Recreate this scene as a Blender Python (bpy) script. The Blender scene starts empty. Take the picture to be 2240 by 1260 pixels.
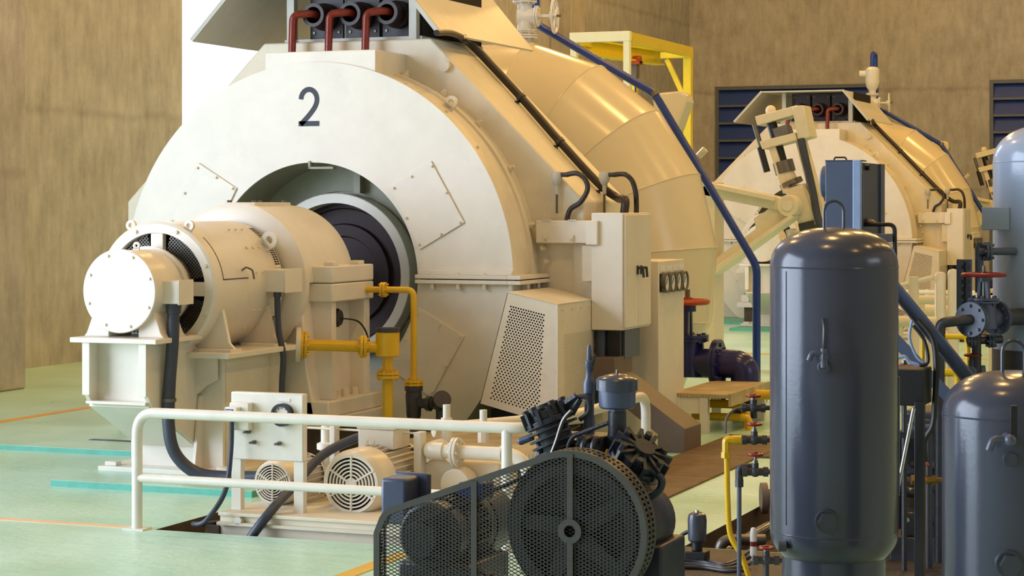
import bpy, bmesh, math, random
from mathutils import Vector, Matrix
random.seed(7)
S = bpy.context.scene
COL = S.collection
PI = math.pi

# ------------------------------------------------------------------ camera
F, TH, YH, HC = 4540.0, math.radians(21.4), 447.0, 1.65
cam_d = bpy.data.cameras.new('camera'); cam = bpy.data.objects.new('camera', cam_d); COL.objects.link(cam)
cam.location = (0, 0, HC); cam.rotation_euler = (PI/2, 0, TH)
cam_d.sensor_width = 36; cam_d.lens = F/2240*36; cam_d.shift_y = -(630-YH)/2240
cam_d.clip_end = 200; cam_d.clip_start = .05
S.camera = cam
CT, ST = math.cos(TH), math.sin(TH)
def P(px, py, X=None, Y=None, Z=None, zc=None):
    """point of the place seen at (px,py) of the 2240x1260 frame, on a given world plane"""
    a = (px-1120)/F; b = (py-YH)/F
    d = Vector((CT*a-ST, ST*a+CT, -b))
    if X is not None: t = X/d.x
    elif Y is not None: t = Y/d.y
    elif Z is not None: t = (Z-HC)/d.z
    else: t = zc
    return Vector((0, 0, HC)) + d*t

# ------------------------------------------------------------------ light
S.view_settings.view_transform = 'Standard'; S.view_settings.look = 'None'
S.view_settings.gamma = 1; S.view_settings.use_curve_mapping = False
S.view_settings.exposure = -0.1
w = bpy.data.worlds.new('World'); S.world = w; w.use_nodes = True
w.node_tree.nodes['Background'].inputs[0].default_value = (.86, .93, 1, 1)
w.node_tree.nodes['Background'].inputs[1].default_value = 3.0
def area(name, loc, rot, sx, sy, power, col):
    d = bpy.data.lights.new(name, 'AREA'); d.shape = 'RECTANGLE'; d.size = sx; d.size_y = sy
    d.energy = power; d.color = col
    o = bpy.data.objects.new(name, d); COL.objects.link(o); o.location = loc; o.rotation_euler = rot
    return o
DAY = (.68, .79, 1.0)
area('daylight_front_window', (-12.9, 2.9, 3.8), (0, -PI/2, 0), 7.5, 10.6, 1900, DAY)
area('daylight_side_window', (-12.7, 22.0, 4.3), (0, -PI/2, 0), 8.0, 2.5, 500, DAY)
area('daylight_right_window', (9.9, 8.0, 5.0), (0, PI/2, 0), 2.2, 5.0, 45, (.62, .78, 1))
WARM = (1.0, .60, .20)
def lamp(x, y, z=9.0, e=330):
    d = bpy.data.lights.new('high_bay', 'POINT'); d.energy = e; d.color = WARM; d.shadow_soft_size = .22
    o = bpy.data.objects.new('high_bay', d); COL.objects.link(o); o.location = (x, y, z)
for lx, ys_ in ((-8.6, (14.0, 20.5, 27.0, 33.5)), (-2.6, (6.0, 11.0, 16.0, 21.5, 27.0, 33.0)), (3.4, (6.0, 11.0, 16.0, 21.5, 27.0, 33.0))):
    for ly in ys_:
        lamp(lx, ly, e=(330 if ly < 7 else 440) if lx < 0 else 230)

# ------------------------------------------------------------------ materials
def lin(c):
    o = []
    for v in c[:3]:
        v = v/255.0
        o.append(v/12.92 if v <= .04045 else ((v+.055)/1.055)**2.4)
    return (*o, 1)
def newmat(name):
    m = bpy.data.materials.new(name); m.use_nodes = True
    nt = m.node_tree; b = nt.nodes['Principled BSDF']
    return m, nt, b
def node(nt, kind, **kw):
    n = nt.nodes.new(kind)
    for k, v in kw.items(): setattr(n, k, v)
    return n
def paint(name, rgb, rough=.35, metal=0.0, var=.10, bump=.02, scale=9.0, dirt=None, dirt_amt=.25, bscale=None):
    m, nt, b = newmat(name); L = nt.links
    tc = node(nt, 'ShaderNodeTexCoord')
    n1 = node(nt, 'ShaderNodeTexNoise'); n1.inputs['Scale'].default_value = scale; n1.inputs['Detail'].default_value = 6
    L.new(tc.outputs['Object'], n1.inputs['Vector'])
    c = lin(rgb)
    lo = tuple(v*(1-var) for v in c[:3])+(1,); hi = tuple(min(1, v*(1+var*.6)) for v in c[:3])+(1,)
    r = node(nt, 'ShaderNodeValToRGB'); r.color_ramp.elements[0].position = .3; r.color_ramp.elements[1].position = .7
    r.color_ramp.elements[0].color = lo; r.color_ramp.elements[1].color = hi
    L.new(n1.outputs['Fac'], r.inputs['Fac'])
    out = r.outputs['Color']
    if dirt:
        n2 = node(nt, 'ShaderNodeTexNoise'); n2.inputs['Scale'].default_value = scale*.45; n2.inputs['Detail'].default_value = 10; n2.inputs['Roughness'].default_value = .75
        L.new(tc.outputs['Object'], n2.inputs['Vector'])
        r2 = node(nt, 'ShaderNodeValToRGB'); r2.color_ramp.elements[0].position = .55; r2.color_ramp.elements[1].position = .8
        r2.color_ramp.elements[0].color = (0, 0, 0, 1); r2.color_ramp.elements[1].color = (dirt_amt,)*3+(1,)
        L.new(n2.outputs['Fac'], r2.inputs['Fac'])
        mx = node(nt, 'ShaderNodeMixRGB'); mx.inputs['Color2'].default_value = lin(dirt)
        L.new(r2.outputs['Color'], mx.inputs['Fac']); L.new(out, mx.inputs['Color1']); out = mx.outputs['Color']
    L.new(out, b.inputs['Base Color'])
    b.inputs['Roughness'].default_value = rough; b.inputs['Metallic'].default_value = metal
    if bump:
        n3 = node(nt, 'ShaderNodeTexNoise'); n3.inputs['Scale'].default_value = bscale or scale*7; n3.inputs['Detail'].default_value = 3
        L.new(tc.outputs['Object'], n3.inputs['Vector'])
        bp = node(nt, 'ShaderNodeBump'); bp.inputs['Strength'].default_value = bump*5; bp.inputs['Distance'].default_value = .004
        L.new(n3.outputs['Fac'], bp.inputs['Height']); L.new(bp.outputs['Normal'], b.inputs['Normal'])
    return m
def concrete(name, rgb, rgb2, seam):
    m, nt, b = newmat(name); L = nt.links
    tc = node(nt, 'ShaderNodeTexCoord')
    mp = node(nt, 'ShaderNodeMapping'); mp.inputs['Scale'].default_value = (1, 1, .28)
    L.new(tc.outputs['Object'], mp.inputs['Vector'])
    n1 = node(nt, 'ShaderNodeTexNoise'); n1.inputs['Scale'].default_value = 7; n1.inputs['Detail'].default_value = 8; n1.inputs['Roughness'].default_value = .65
    L.new(mp.outputs['Vector'], n1.inputs['Vector'])
    n2 = node(nt, 'ShaderNodeTexNoise'); n2.inputs['Scale'].default_value = 1.6; n2.inputs['Detail'].default_value = 12; n2.inputs['Roughness'].default_value = .78
    L.new(tc.outputs['Object'], n2.inputs['Vector'])
    ad = node(nt, 'ShaderNodeMath', operation='ADD'); L.new(n1.outputs['Fac'], ad.inputs[0]); L.new(n2.outputs['Fac'], ad.inputs[1])
    r = node(nt, 'ShaderNodeValToRGB'); e = r.color_ramp.elements
    e[0].position = .36; e[0].color = lin(rgb2); e[1].position = .62; e[1].color = lin(rgb)
    dv = node(nt, 'ShaderNodeMath', operation='MULTIPLY'); dv.inputs[1].default_value = .5
    L.new(ad.outputs[0], dv.inputs[0]); L.new(dv.outputs[0], r.inputs['Fac'])
    # pits and knots of the board marks
    vo = node(nt, 'ShaderNodeTexVoronoi'); vo.inputs['Scale'].default_value = 6.5; L.new(tc.outputs['Object'], vo.inputs['Vector'])
    rv = node(nt, 'ShaderNodeValToRGB'); rv.color_ramp.elements[0].position = .02; rv.color_ramp.elements[1].position = .09
    rv.color_ramp.elements[0].color = (.62, .58, .52, 1); rv.color_ramp.elements[1].color = (1, 1, 1, 1)
    L.new(vo.outputs['Distance'], rv.inputs['Fac'])
    m1 = node(nt, 'ShaderNodeMixRGB', blend_type='MULTIPLY'); m1.inputs['Fac'].default_value = .5
    L.new(r.outputs['Color'], m1.inputs['Color1']); L.new(rv.outputs['Color'], m1.inputs['Color2'])
    # pour joints: darker stained bands with a soft noisy edge
    sx = node(nt, 'ShaderNodeSeparateXYZ'); L.new(tc.outputs['Object'], sx.inputs[0])
    n3 = node(nt, 'ShaderNodeTexNoise'); n3.inputs['Scale'].default_value = 2.5; n3.inputs['Detail'].default_value = 6; L.new(tc.outputs['Object'], n3.inputs['Vector'])
    k = node(nt, 'ShaderNodeMath', operation='MULTIPLY'); k.inputs[1].default_value = .16; L.new(n3.outputs['Fac'], k.inputs[0])
    az = node(nt, 'ShaderNodeMath', operation='ADD'); L.new(sx.outputs['Z'], az.inputs[0]); L.new(k.outputs[0], az.inputs[1])
    pp = node(nt, 'ShaderNodeMath', operation='PINGPONG'); pp.inputs[1].default_value = seam; L.new(az.outputs[0], pp.inputs[0])
    rs = node(nt, 'ShaderNodeValToRGB'); rs.color_ramp.elements[0].position = .01; rs.color_ramp.elements[1].position = .07
    rs.color_ramp.elements[0].color = (.80, .79, .77, 1); rs.color_ramp.elements[1].color = (1, 1, 1, 1)
    L.new(pp.outputs[0], rs.inputs['Fac'])
    m2 = node(nt, 'ShaderNodeMixRGB', blend_type='MULTIPLY'); m2.inputs['Fac'].default_value = .75
    L.new(m1.outputs['Color'], m2.inputs['Color1']); L.new(rs.outputs['Color'], m2.inputs['Color2'])
    L.new(m2.outputs['Color'], b.inputs['Base Color']); b.inputs['Roughness'].default_value = .85
    bp = node(nt, 'ShaderNodeBump'); bp.inputs['Strength'].default_value = .5; bp.inputs['Distance'].default_value = .02
    L.new(ad.outputs[0], bp.inputs['Height']); L.new(bp.outputs['Normal'], b.inputs['Normal'])
    return m
def floor_mat(name, rgb, rgb2, rough=.28):
    m, nt, b = newmat(name); L = nt.links
    tc = node(nt, 'ShaderNodeTexCoord')
    n1 = node(nt, 'ShaderNodeTexNoise'); n1.inputs['Scale'].default_value = 1.1; n1.inputs['Detail'].default_value = 8; n1.inputs['Roughness'].default_value = .65
    L.new(tc.outputs['Object'], n1.inputs['Vector'])
    r = node(nt, 'ShaderNodeValToRGB'); e = r.color_ramp.elements
    e[0].position = .35; e[0].color = lin(rgb2); e[1].position = .65; e[1].color = lin(rgb)
    L.new(n1.outputs['Fac'], r.inputs['Fac'])
    vo = node(nt, 'ShaderNodeTexVoronoi'); vo.inputs['Scale'].default_value = 9; L.new(tc.outputs['Object'], vo.inputs['Vector'])
    rv = node(nt, 'ShaderNodeValToRGB'); rv.color_ramp.elements[0].position = .015; rv.color_ramp.elements[1].position = .04
    rv.color_ramp.elements[0].color = (.5, .55, .5, 1); rv.color_ramp.elements[1].color = (1, 1, 1, 1); L.new(vo.outputs['Distance'], rv.inputs['Fac'])
    mx = node(nt, 'ShaderNodeMixRGB', blend_type='MULTIPLY'); mx.inputs['Fac'].default_value = .6
    L.new(r.outputs['Color'], mx.inputs['Color1']); L.new(rv.outputs['Color'], mx.inputs['Color2'])
    L.new(mx.outputs['Color'], b.inputs['Base Color'])
    n2 = node(nt, 'ShaderNodeTexNoise'); n2.inputs['Scale'].default_value = 14; n2.inputs['Detail'].default_value = 5; L.new(tc.outputs['Object'], n2.inputs['Vector'])
    rr = node(nt, 'ShaderNodeMapRange'); rr.inputs['To Min'].default_value = rough-.08; rr.inputs['To Max'].default_value = rough+.14
    L.new(n1.outputs['Fac'], rr.inputs['Value']); L.new(rr.outputs['Result'], b.inputs['Roughness'])
    bp = node(nt, 'ShaderNodeBump'); bp.inputs['Strength'].default_value = .35; bp.inputs['Distance'].default_value = .012
    L.new(n2.outputs['Fac'], bp.inputs['Height']); L.new(bp.outputs['Normal'], b.inputs['Normal'])
    return m
def checker_mat(name, rgb, rough, sc=38.0):
    m, nt, b = newmat(name); L = nt.links
    tc = node(nt, 'ShaderNodeTexCoord')
    mp = node(nt, 'ShaderNodeMapping'); mp.inputs['Rotation'].default_value = (0, 0, PI/4); L.new(tc.outputs['Object'], mp.inputs['Vector'])
    wv = []
    for ax in ('X', 'Y'):
        wn = node(nt, 'ShaderNodeTexWave', bands_direction=ax); wn.inputs['Scale'].default_value = sc*.5; wn.inputs['Distortion'].default_value = 0
        L.new(mp.outputs['Vector'], wn.inputs['Vector']); wv.append(wn)
    mx = node(nt, 'ShaderNodeMath', operation='MULTIPLY'); L.new(wv[0].outputs['Fac'], mx.inputs[0]); L.new(wv[1].outputs['Fac'], mx.inputs[1])
    n1 = node(nt, 'ShaderNodeTexNoise'); n1.inputs['Scale'].default_value = 5; n1.inputs['Detail'].default_value = 8; L.new(tc.outputs['Object'], n1.inputs['Vector'])
    r = node(nt, 'ShaderNodeValToRGB'); c = lin(rgb)
    r.color_ramp.elements[0].position = .3; r.color_ramp.elements[0].color = tuple(v*.55 for v in c[:3])+(1,); r.color_ramp.elements[1].position = .7; r.color_ramp.elements[1].color = c
    L.new(n1.outputs['Fac'], r.inputs['Fac']); L.new(r.outputs['Color'], b.inputs['Base Color'])
    b.inputs['Roughness'].default_value = rough
    bp = node(nt, 'ShaderNodeBump'); bp.inputs['Strength'].default_value = .9; bp.inputs['Distance'].default_value = .006
    L.new(mx.outputs[0], bp.inputs['Height']); L.new(bp.outputs['Normal'], b.inputs['Normal'])
    return m
M = {}
M['cream'] = paint('cream_enamel', (226, 219, 203), .33, var=.05, bump=.012, scale=6, dirt=(150, 120, 80), dirt_amt=.16)
M['cream_soft'] = paint('cream_satin', (225, 216, 193), .48, var=.06, bump=.02, scale=7, dirt=(140, 110, 70), dirt_amt=.2)
M['casing'] = paint('casing_gloss', (226, 213, 182), .2, var=.04, bump=.004, scale=3)
M['rail'] = paint('rail_enamel', (228, 224, 210), .3, var=.05, bump=.015, scale=12, dirt=(140, 110, 70), dirt_amt=.2)
M['hood'] = paint('hood_grey', (190, 190, 180), .5, var=.06)
M['greygreen'] = paint('inner_greygreen', (150, 152, 130), .5, var=.08)
M['maroon'] = paint('rotor_maroon', (36, 10, 12), .62, var=.15, bump=.02)
M['maroon2'] = paint('bushing_brown', (44, 27, 28), .45, var=.15)
M['cable_red'] = paint('lead_red', (120, 40, 26), .22, var=.2, bump=.06, scale=20)
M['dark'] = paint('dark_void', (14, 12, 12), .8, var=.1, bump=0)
M['black'] = paint('black_rubber', (26, 26, 28), .45, var=.15)
M['hose'] = paint('hose_grey', (58, 64, 78), .42, var=.12)
M['cable'] = paint('cable_brownblack', (44, 36, 34), .42, var=.15)
M['brown'] = paint('duct_brown', (108, 92, 80), .5, var=.08)
M['yellow'] = paint('pipe_yellow', (222, 178, 20), .3, var=.08, bump=.02, dirt=(110, 80, 20), dirt_amt=.3)
M['yellow_lt'] = paint('gantry_yellow', (224, 196, 20), .4, var=.06)
M['pale'] = paint('gantry_window_lit', (238, 240, 205), .4, var=.03)  # gantry yellow made paler: strong window light put into the colour
M['blue'] = paint('pipe_blue', (26, 62, 150), .24, var=.08)
M['navy'] = paint('valve_navy', (34, 38, 96), .22, var=.12)
M['louver'] = paint('louver_blue', (30, 62, 150), .5, var=.1)
M['lframe'] = paint('louver_frame', (92, 100, 118), .5, var=.08)
M['tank'] = paint('tank_grey', (66, 70, 84), .2, var=.05, bump=.014, scale=5, bscale=60)
M['tank_lt'] = paint('tank_lightgrey', (150, 166, 190), .18, var=.04, bump=.014, scale=5, bscale=60)
M['grey'] = paint('equipment_grey', (80, 86, 102), .35, var=.08, bump=.02)
M['bluegrey'] = paint('cabinet_bluegrey', (74, 84, 108), .38, var=.07)
M['edge'] = paint('edge_lightblue', (140, 160, 196), .4, var=.06)
M['castgrey'] = paint('cast_grey', (54, 55, 60), .42, var=.18, bump=.06, scale=18)
M['guard'] = paint('guard_olive', (70, 69, 62), .5, var=.08)
M['compr'] = paint('compressor_dark', (46, 50, 58), .38, var=.2, bump=.06, scale=18)
M['brass'] = paint('brass_worn', (150, 116, 60), .35, metal=.6, var=.2)
M['steel'] = paint('bright_steel', (190, 190, 192), .22, metal=1, var=.08)
M['dsteel'] = paint('dull_steel', (120, 116, 108), .4, metal=.8, var=.2)
M['red'] = paint('handwheel_red', (128, 24, 26), .35, var=.15)
M['redor'] = paint('handwheel_orange', (176, 70, 30), .4, var=.15)
M['white'] = paint('valve_white', (226, 226, 220), .35, var=.05)
M['dial'] = paint('dial_white', (232, 230, 222), .4, var=.02, bump=0)
M['ink'] = paint('black_ink', (14, 14, 30), .5, var=.02, bump=0)
M['sticker'] = paint('blue_sticker', (34, 66, 150), .4, var=.1, bump=0)
M['teal'] = paint('plinth_teal', (92, 176, 156), .45, var=.12, bump=.05, scale=14)
M['orange'] = paint('line_orange', (232, 168, 60), .4, var=.1)
M['orange_lt'] = paint('line_worn', (226, 196, 160), .45, var=.1)
M['concrete'] = concrete('board_concrete', (188, 185, 182), (150, 147, 144), 1.35)
M['concrete_w'] = concrete('back_concrete', (190, 186, 186), (150, 146, 146), 1.0)
M['pilaster'] = concrete('pilaster_concrete', (186, 180, 170), (156, 146, 132), 3.0)
M['pit'] = paint('pit_concrete', (84, 70, 54), .8, var=.25, bump=.1, scale=10)
M['floor'] = floor_mat('floor_green', (193, 230, 215), (166, 213, 191))
M['checker'] = checker_mat('checker_cream', (206, 186, 142), .5)
M['mat'] = checker_mat('checker_brown', (124, 96, 62), .6, 50)
M['plate_d'] = checker_mat('checker_dark', (88, 78, 66), .55, 40)
M['ceil'] = paint('ceiling_grey', (120, 114, 104), .8, var=.1)

# ------------------------------------------------------------------ mesh builder
def frame(d):
    d = Vector(d).normalized()
    u = Vector((0, 0, 1)) if abs(d.z) < .95 else Vector((1, 0, 0))
    a = d.cross(u).normalized(); b = a.cross(d).normalized()
    return a, b, d
class MB:
    def __init__(s): s.v = []; s.f = []
    def add(s, vs, fs):
        o = len(s.v); s.v += [Vector(p) for p in vs]; s.f += [tuple(i+o for i in f) for f in fs]; return s
    def box(s, x0, x1, y0, y1, z0, z1):
        return s.add([(x0,y0,z0),(x1,y0,z0),(x1,y1,z0),(x0,y1,z0),(x0,y0,z1),(x1,y0,z1),(x1,y1,z1),(x0,y1,z1)],
            [(0,3,2,1),(4,5,6,7),(0,1,5,4),(1,2,6,5),(2,3,7,6),(3,0,4,7)])
    def hexa(s, b, t):   # four bottom, four top points
        return s.add(list(b)+list(t), [(0,3,2,1),(4,5,6,7),(0,1,5,4),(1,2,6,5),(2,3,7,6),(3,0,4,7)])
    def bar(s, p0, p1, w, h, up=(0,0,1)):
        p0 = Vector(p0); p1 = Vector(p1); d = (p1-p0).normalized()
        up = Vector(up); a = d.cross(up)
        if a.length < 1e-4: a = d.cross(Vector((1,0,0)))
        a = a.normalized()*w/2; b = a.cross(d).normalized()*h/2
        return s.hexa([p0-a-b, p0+a-b, p0+a+b, p0-a+b], [p1-a-b, p1+a-b, p1+a+b, p1-a+b])
    def cyl(s, p0, p1, r, r1=None, n=20):
        p0 = Vector(p0); p1 = Vector(p1); r1 = r if r1 is None else r1
        a, b, d = frame(p1-p0); o = len(s.v)
        for p, q in ((p0, r), (p1, r1)):
            for i in range(n):
                t = 2*PI*i/n; s.v.append(p+(a*math.cos(t)+b*math.sin(t))*q)
        for i in range(n):
            j = (i+1) % n; s.f.append((o+i, o+j, o+n+j, o+n+i))
        s.f.append(tuple(o+i for i in range(n))[::-1]); s.f.append(tuple(o+n+i for i in range(n)))
        return s
    def tube(s, pts, r, n=12, bend=0, k=6, closed=False):
        pts = [Vector(p) for p in pts]
        if bend: pts = fillet(pts, bend, k)
        o = len(s.v); N = len(pts); a = None
        for i, p in enumerate(pts):
            if closed: d = (pts[(i+1) % N]-pts[i-1]).normalized()
            else: d = (pts[min(i+1, N-1)]-pts[max(i-1, 0)]).normalized()
            if a is None: a = frame(d)[0]
            a = (a-d*a.dot(d)).normalized(); b = a.cross(d)
            for j in range(n):
                t = 2*PI*j/n; s.v.append(p+(a*math.cos(t)+b*math.sin(t))*r)
        for i in range(N if closed else N-1):
            i2 = (i+1) % N
            for j in range(n):
                q = (j+1) % n; s.f.append((o+i*n+j, o+i*n+q, o+i2*n+q, o+i2*n+j))
        if not closed:
            s.f.append(tuple(o+j for j in range(n))[::-1]); s.f.append(tuple(o+(N-1)*n+j for j in range(n)))
        return s
    def lathe(s, prof, org, axis, n=32, a0=0, a1=2*PI, ref=None):
        org = Vector(org); d = Vector(axis).normalized()
        if ref is not None:
            a = Vector(ref); a = (a-d*a.dot(d)).normalized(); b = d.cross(a)
        else: a, b, d = frame(axis)
        full = abs(a1-a0-2*PI) < 1e-6; o = len(s.v); K = len(prof); m = n if full else n+1
        for i in range(m):
            t = a0+(a1-a0)*i/n; u = a*math.cos(t)+b*math.sin(t)
            for r, h in prof: s.v.append(org+u*r+d*h)
        for i in range(n):
            j = (i+1) % m
            for q in range(K-1):
                s.f.append((o+i*K+q, o+j*K+q, o+j*K+q+1, o+i*K+q+1))
        return s
    def ring(s, org, axis, r0, r1, h0, h1, n=40, a0=0, a1=2*PI, ref=None):
        prof = [(r0, h0), (r1, h0), (r1, h1), (r0, h1), (r0, h0)]
        o = len(s.v); s.lathe(prof, org, axis, n, a0, a1, ref)
        if abs(a1-a0-2*PI) > 1e-6:
            s.f.append((o, o+1, o+2, o+3)); e = o+n*5; s.f.append((e+3, e+2, e+1, e))
        return s
    def prism(s, poly, ax, c0, c1):
        def mk(p, c):
            if ax == 'X': return (c, p[0], p[1])
            if ax == 'Y': return (p[0], c, p[1])
            return (p[0], p[1], c)
        n = len(poly)
        return s.add([mk(p, c0) for p in poly]+[mk(p, c1) for p in poly],
            [tuple(range(n))[::-1], tuple(range(n, 2*n))]+[(i, (i+1) % n, n+(i+1) % n, n+i) for i in range(n)])
    def ball(s, c, r, n=12, sz=1.0):
        prof = [(max(1e-4, r*math.sin(PI*i/8)), -r*sz*math.cos(PI*i/8)) for i in range(9)]
        return s.lathe(prof, c, (0,0,1), n)
    def bolt(s, p, d, r=.012, h=.012):
        p = Vector(p); return s.cyl(p, p+Vector(d).normalized()*h, r, n=6)
def fillet(pts, rad, k=6):
    out = [pts[0]]
    for i in range(1, len(pts)-1):
        p, a, b = pts[i], pts[i-1]-pts[i], pts[i+1]-pts[i]
        la, lb = a.length, b.length
        t = min(rad, la*.48, lb*.48); q0 = p+a/la*t; q1 = p+b/lb*t
        for j in range(k+1):
            u = j/k; out.append(q0*(1-u)**2+p*2*u*(1-u)+q1*u*u)
    out.append(pts[-1]); return out
def spline(pts, k=8):
    pts = [Vector(p) for p in pts]; out = []
    for i in range(len(pts)-1):
        p0 = pts[max(i-1, 0)]; p1 = pts[i]; p2 = pts[i+1]; p3 = pts[min(i+2, len(pts)-1)]
        for j in range(k):
            t = j/k
            out.append(.5*((2*p1)+(p2-p0)*t+(2*p0-5*p1+4*p2-p3)*t*t+(3*p1-p0-3*p2+p3)*t**3))
    out.append(pts[-1]); return out
def hatch(polys, ang, pitch, off=0):
    """segments of parallel lines clipped to 2-D polygons (even-odd)"""
    ca, sa = math.cos(ang), math.sin(ang); segs = []
    R = [[(x*ca+y*sa, -x*sa+y*ca) for x, y in q] for q in polys]
    lo = min(v for q in R for _, v in q); hi = max(v for q in R for _, v in q)
    v = lo+pitch*(.5+off)
    while v < hi:
        xs = []
        for q in R:
            for i in range(len(q)):
                (x0, y0), (x1, y1) = q[i], q[(i+1) % len(q)]
                if (y0 > v) != (y1 > v): xs.append(x0+(v-y0)/(y1-y0)*(x1-x0))
        xs.sort()
        for i in range(0, len(xs)-1, 2):
            segs.append(((xs[i]*ca-v*sa, xs[i]*sa+v*ca), (xs[i+1]*ca-v*sa, xs[i+1]*sa+v*ca)))
        v += pitch
    return segs
def link(name, mb, mat, loc, bevel=0, sharp=35):
    me = bpy.data.meshes.new(name); loc = Vector(loc)
    me.from_pydata([p-loc for p in mb.v], [], mb.f)
    bm = bmesh.new(); bm.from_mesh(me)
    bmesh.ops.recalc_face_normals(bm, faces=bm.faces)
    bm.to_mesh(me); bm.free()
    me.polygons.foreach_set('use_smooth', [True]*len(me.polygons))
    me.set_sharp_from_angle(angle=math.radians(sharp))
    me.materials.append(M[mat] if isinstance(mat, str) else mat)
    o = bpy.data.objects.new(name, me); COL.objects.link(o)
    if bevel:
        bv = o.modifiers.new('bevel', 'BEVEL'); bv.width = bevel; bv.segments = 2; bv.limit_method = 'ANGLE'; bv.angle_limit = math.radians(40)
    return o
UNIT = []      # things of the near machine that the far machine repeats
ROOTLOC = {}
def thing(name, loc, label, cat, far=None, group=None):
    o = bpy.data.objects.new(name, None); COL.objects.link(o); o.location = loc
    o.empty_display_size = .1
    o['label'] = label; o['category'] = cat
    if group: o['group'] = group
    ROOTLOC[o.name] = Vector(loc)
    if far: UNIT.append((o, far))
    return o
def part(name, mb, mat, parent, bevel=0, label=None, kind=None, sharp=35):
    loc = ROOTLOC[parent.name]
    o = link(name, mb, mat, loc, bevel, sharp); o.parent = parent; ROOTLOC[o.name] = loc
    if label: o['label'] = label
    if kind: o['kind'] = kind
    return o
def sub(name, mb, mat, parent, bevel=0, label=None): return part(name, mb, mat, parent, bevel, label)
def single(name, mb, mat, loc, label, cat, far=None, group=None, bevel=0):
    o = link(name, mb, mat, loc, bevel); o.location = loc
    o['label'] = label; o['category'] = cat
    if group: o['group'] = group
    ROOTLOC[o.name] = Vector(loc)
    if far: UNIT.append((o, far))
    return o
def struct(name, mb, mat, bevel=0):
    o = link(name, mb, mat, (0,0,0), bevel); o['kind'] = 'structure'; ROOTLOC[o.name] = Vector((0,0,0)); return o
def copy_tree(o, parent=None, skip=()):
    c = o.copy(); COL.objects.link(c)
    if parent: c.parent = parent
    for ch in o.children:
        if ch.name.split('.')[0] in skip: continue
        copy_tree(ch, c, skip)
    return c
V = Vector

# ================================================================== THE ROOM
XL, XR, Y0, Y1, ZC = -12.16, 10.0, -5.0, 41.0, 10.5
# floor with two pits
PITS = [(-5.525, -3.55, 9.14, 10.9), (-2.88, -.2, 9.62, 13.2)]
FARP = (-5.825, -3.85, 25.09, 26.85)
mb = MB()
xs = sorted({-14.0, XR, *[p[0] for p in PITS+[FARP]], *[p[1] for p in PITS+[FARP]]}); ys = sorted({Y0, Y1+.2, *[p[2] for p in PITS+[FARP]], *[p[3] for p in PITS+[FARP]]})
for i in range(len(xs)-1):
    for j in range(len(ys)-1):
        cx, cy = (xs[i]+xs[i+1])/2, (ys[j]+ys[j+1])/2
        if any(p[0] < cx < p[1] and p[2] < cy < p[3] for p in PITS+[FARP]): continue
        mb.add([(xs[i], ys[j], 0), (xs[i+1], ys[j], 0), (xs[i+1], ys[j+1], 0), (xs[i], ys[j+1], 0)], [(0, 1, 2, 3)])
floor = struct('floor', mb, 'floor')
mb = MB()
for x0, x1, y0, y1, d in [(*PITS[0], .16), (*PITS[1], .22), (*FARP, .16)]:
    mb.box(x0-.1, x1+.1, y0-.1, y1+.1, -d-.1, -d)
    mb.box(x0-.1, x0, y0-.1, y1+.1, -d, -.001); mb.box(x1, x1+.1, y0-.1, y1+.1, -d, -.001)
    mb.box(x0, x1, y0-.1, y0, -d, -.001); mb.box(x0, x1, y1, y1+.1, -d, -.001)
part('pit_lining', mb, 'pit', floor)
part('painted_line', MB().box(-12.0, -5.62, 9.12, 9.19, 0, .003), 'orange_lt', floor)
part('painted_line', MB().box(-9.40, -9.31, 9.19, 39, 0, .003), 'orange', floor)
part('painted_line', MB().box(-9.31, -3.0, 22.3, 22.4, 0, .003), 'orange', floor)
mb = MB().prism([(-6.95, 10.33), (-5.62, 10.33), (-5.62, 12.7), (-8.3, 12.7), (-8.3, 11.72), (-10.4, 11.72), (-10.4, 11.55), (-6.95, 11.55)], 'Z', 0, .035)
plinth = part('plinth', MB().box(-6.95, -5.62, 10.33, 12.8, 0, .035), 'teal', floor)
part('plinth_top', MB().box(-6.95, -5.62, 10.335, 12.8, .035, .037), 'floor', floor)
part('plinth', MB().box(-12.0, -6.95, 11.75, 12.8, 0, .03), 'teal', floor)
part('plinth_top', MB().box(-12.0, -6.95, 11.755, 12.8, .03, .032), 'floor', floor)
part('plinth', MB().box(-7.25, -5.92, 26.28, 28.75, 0, .035), 'teal', floor)
part('plinth', MB().box(-9.3, -7.25, 27.7, 28.75, 0, .03), 'teal', floor)
part('floor_channel', MB().box(-7.9, -7.0, 12.2, 12.26, .03, .036), 'castgrey', floor)

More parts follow.
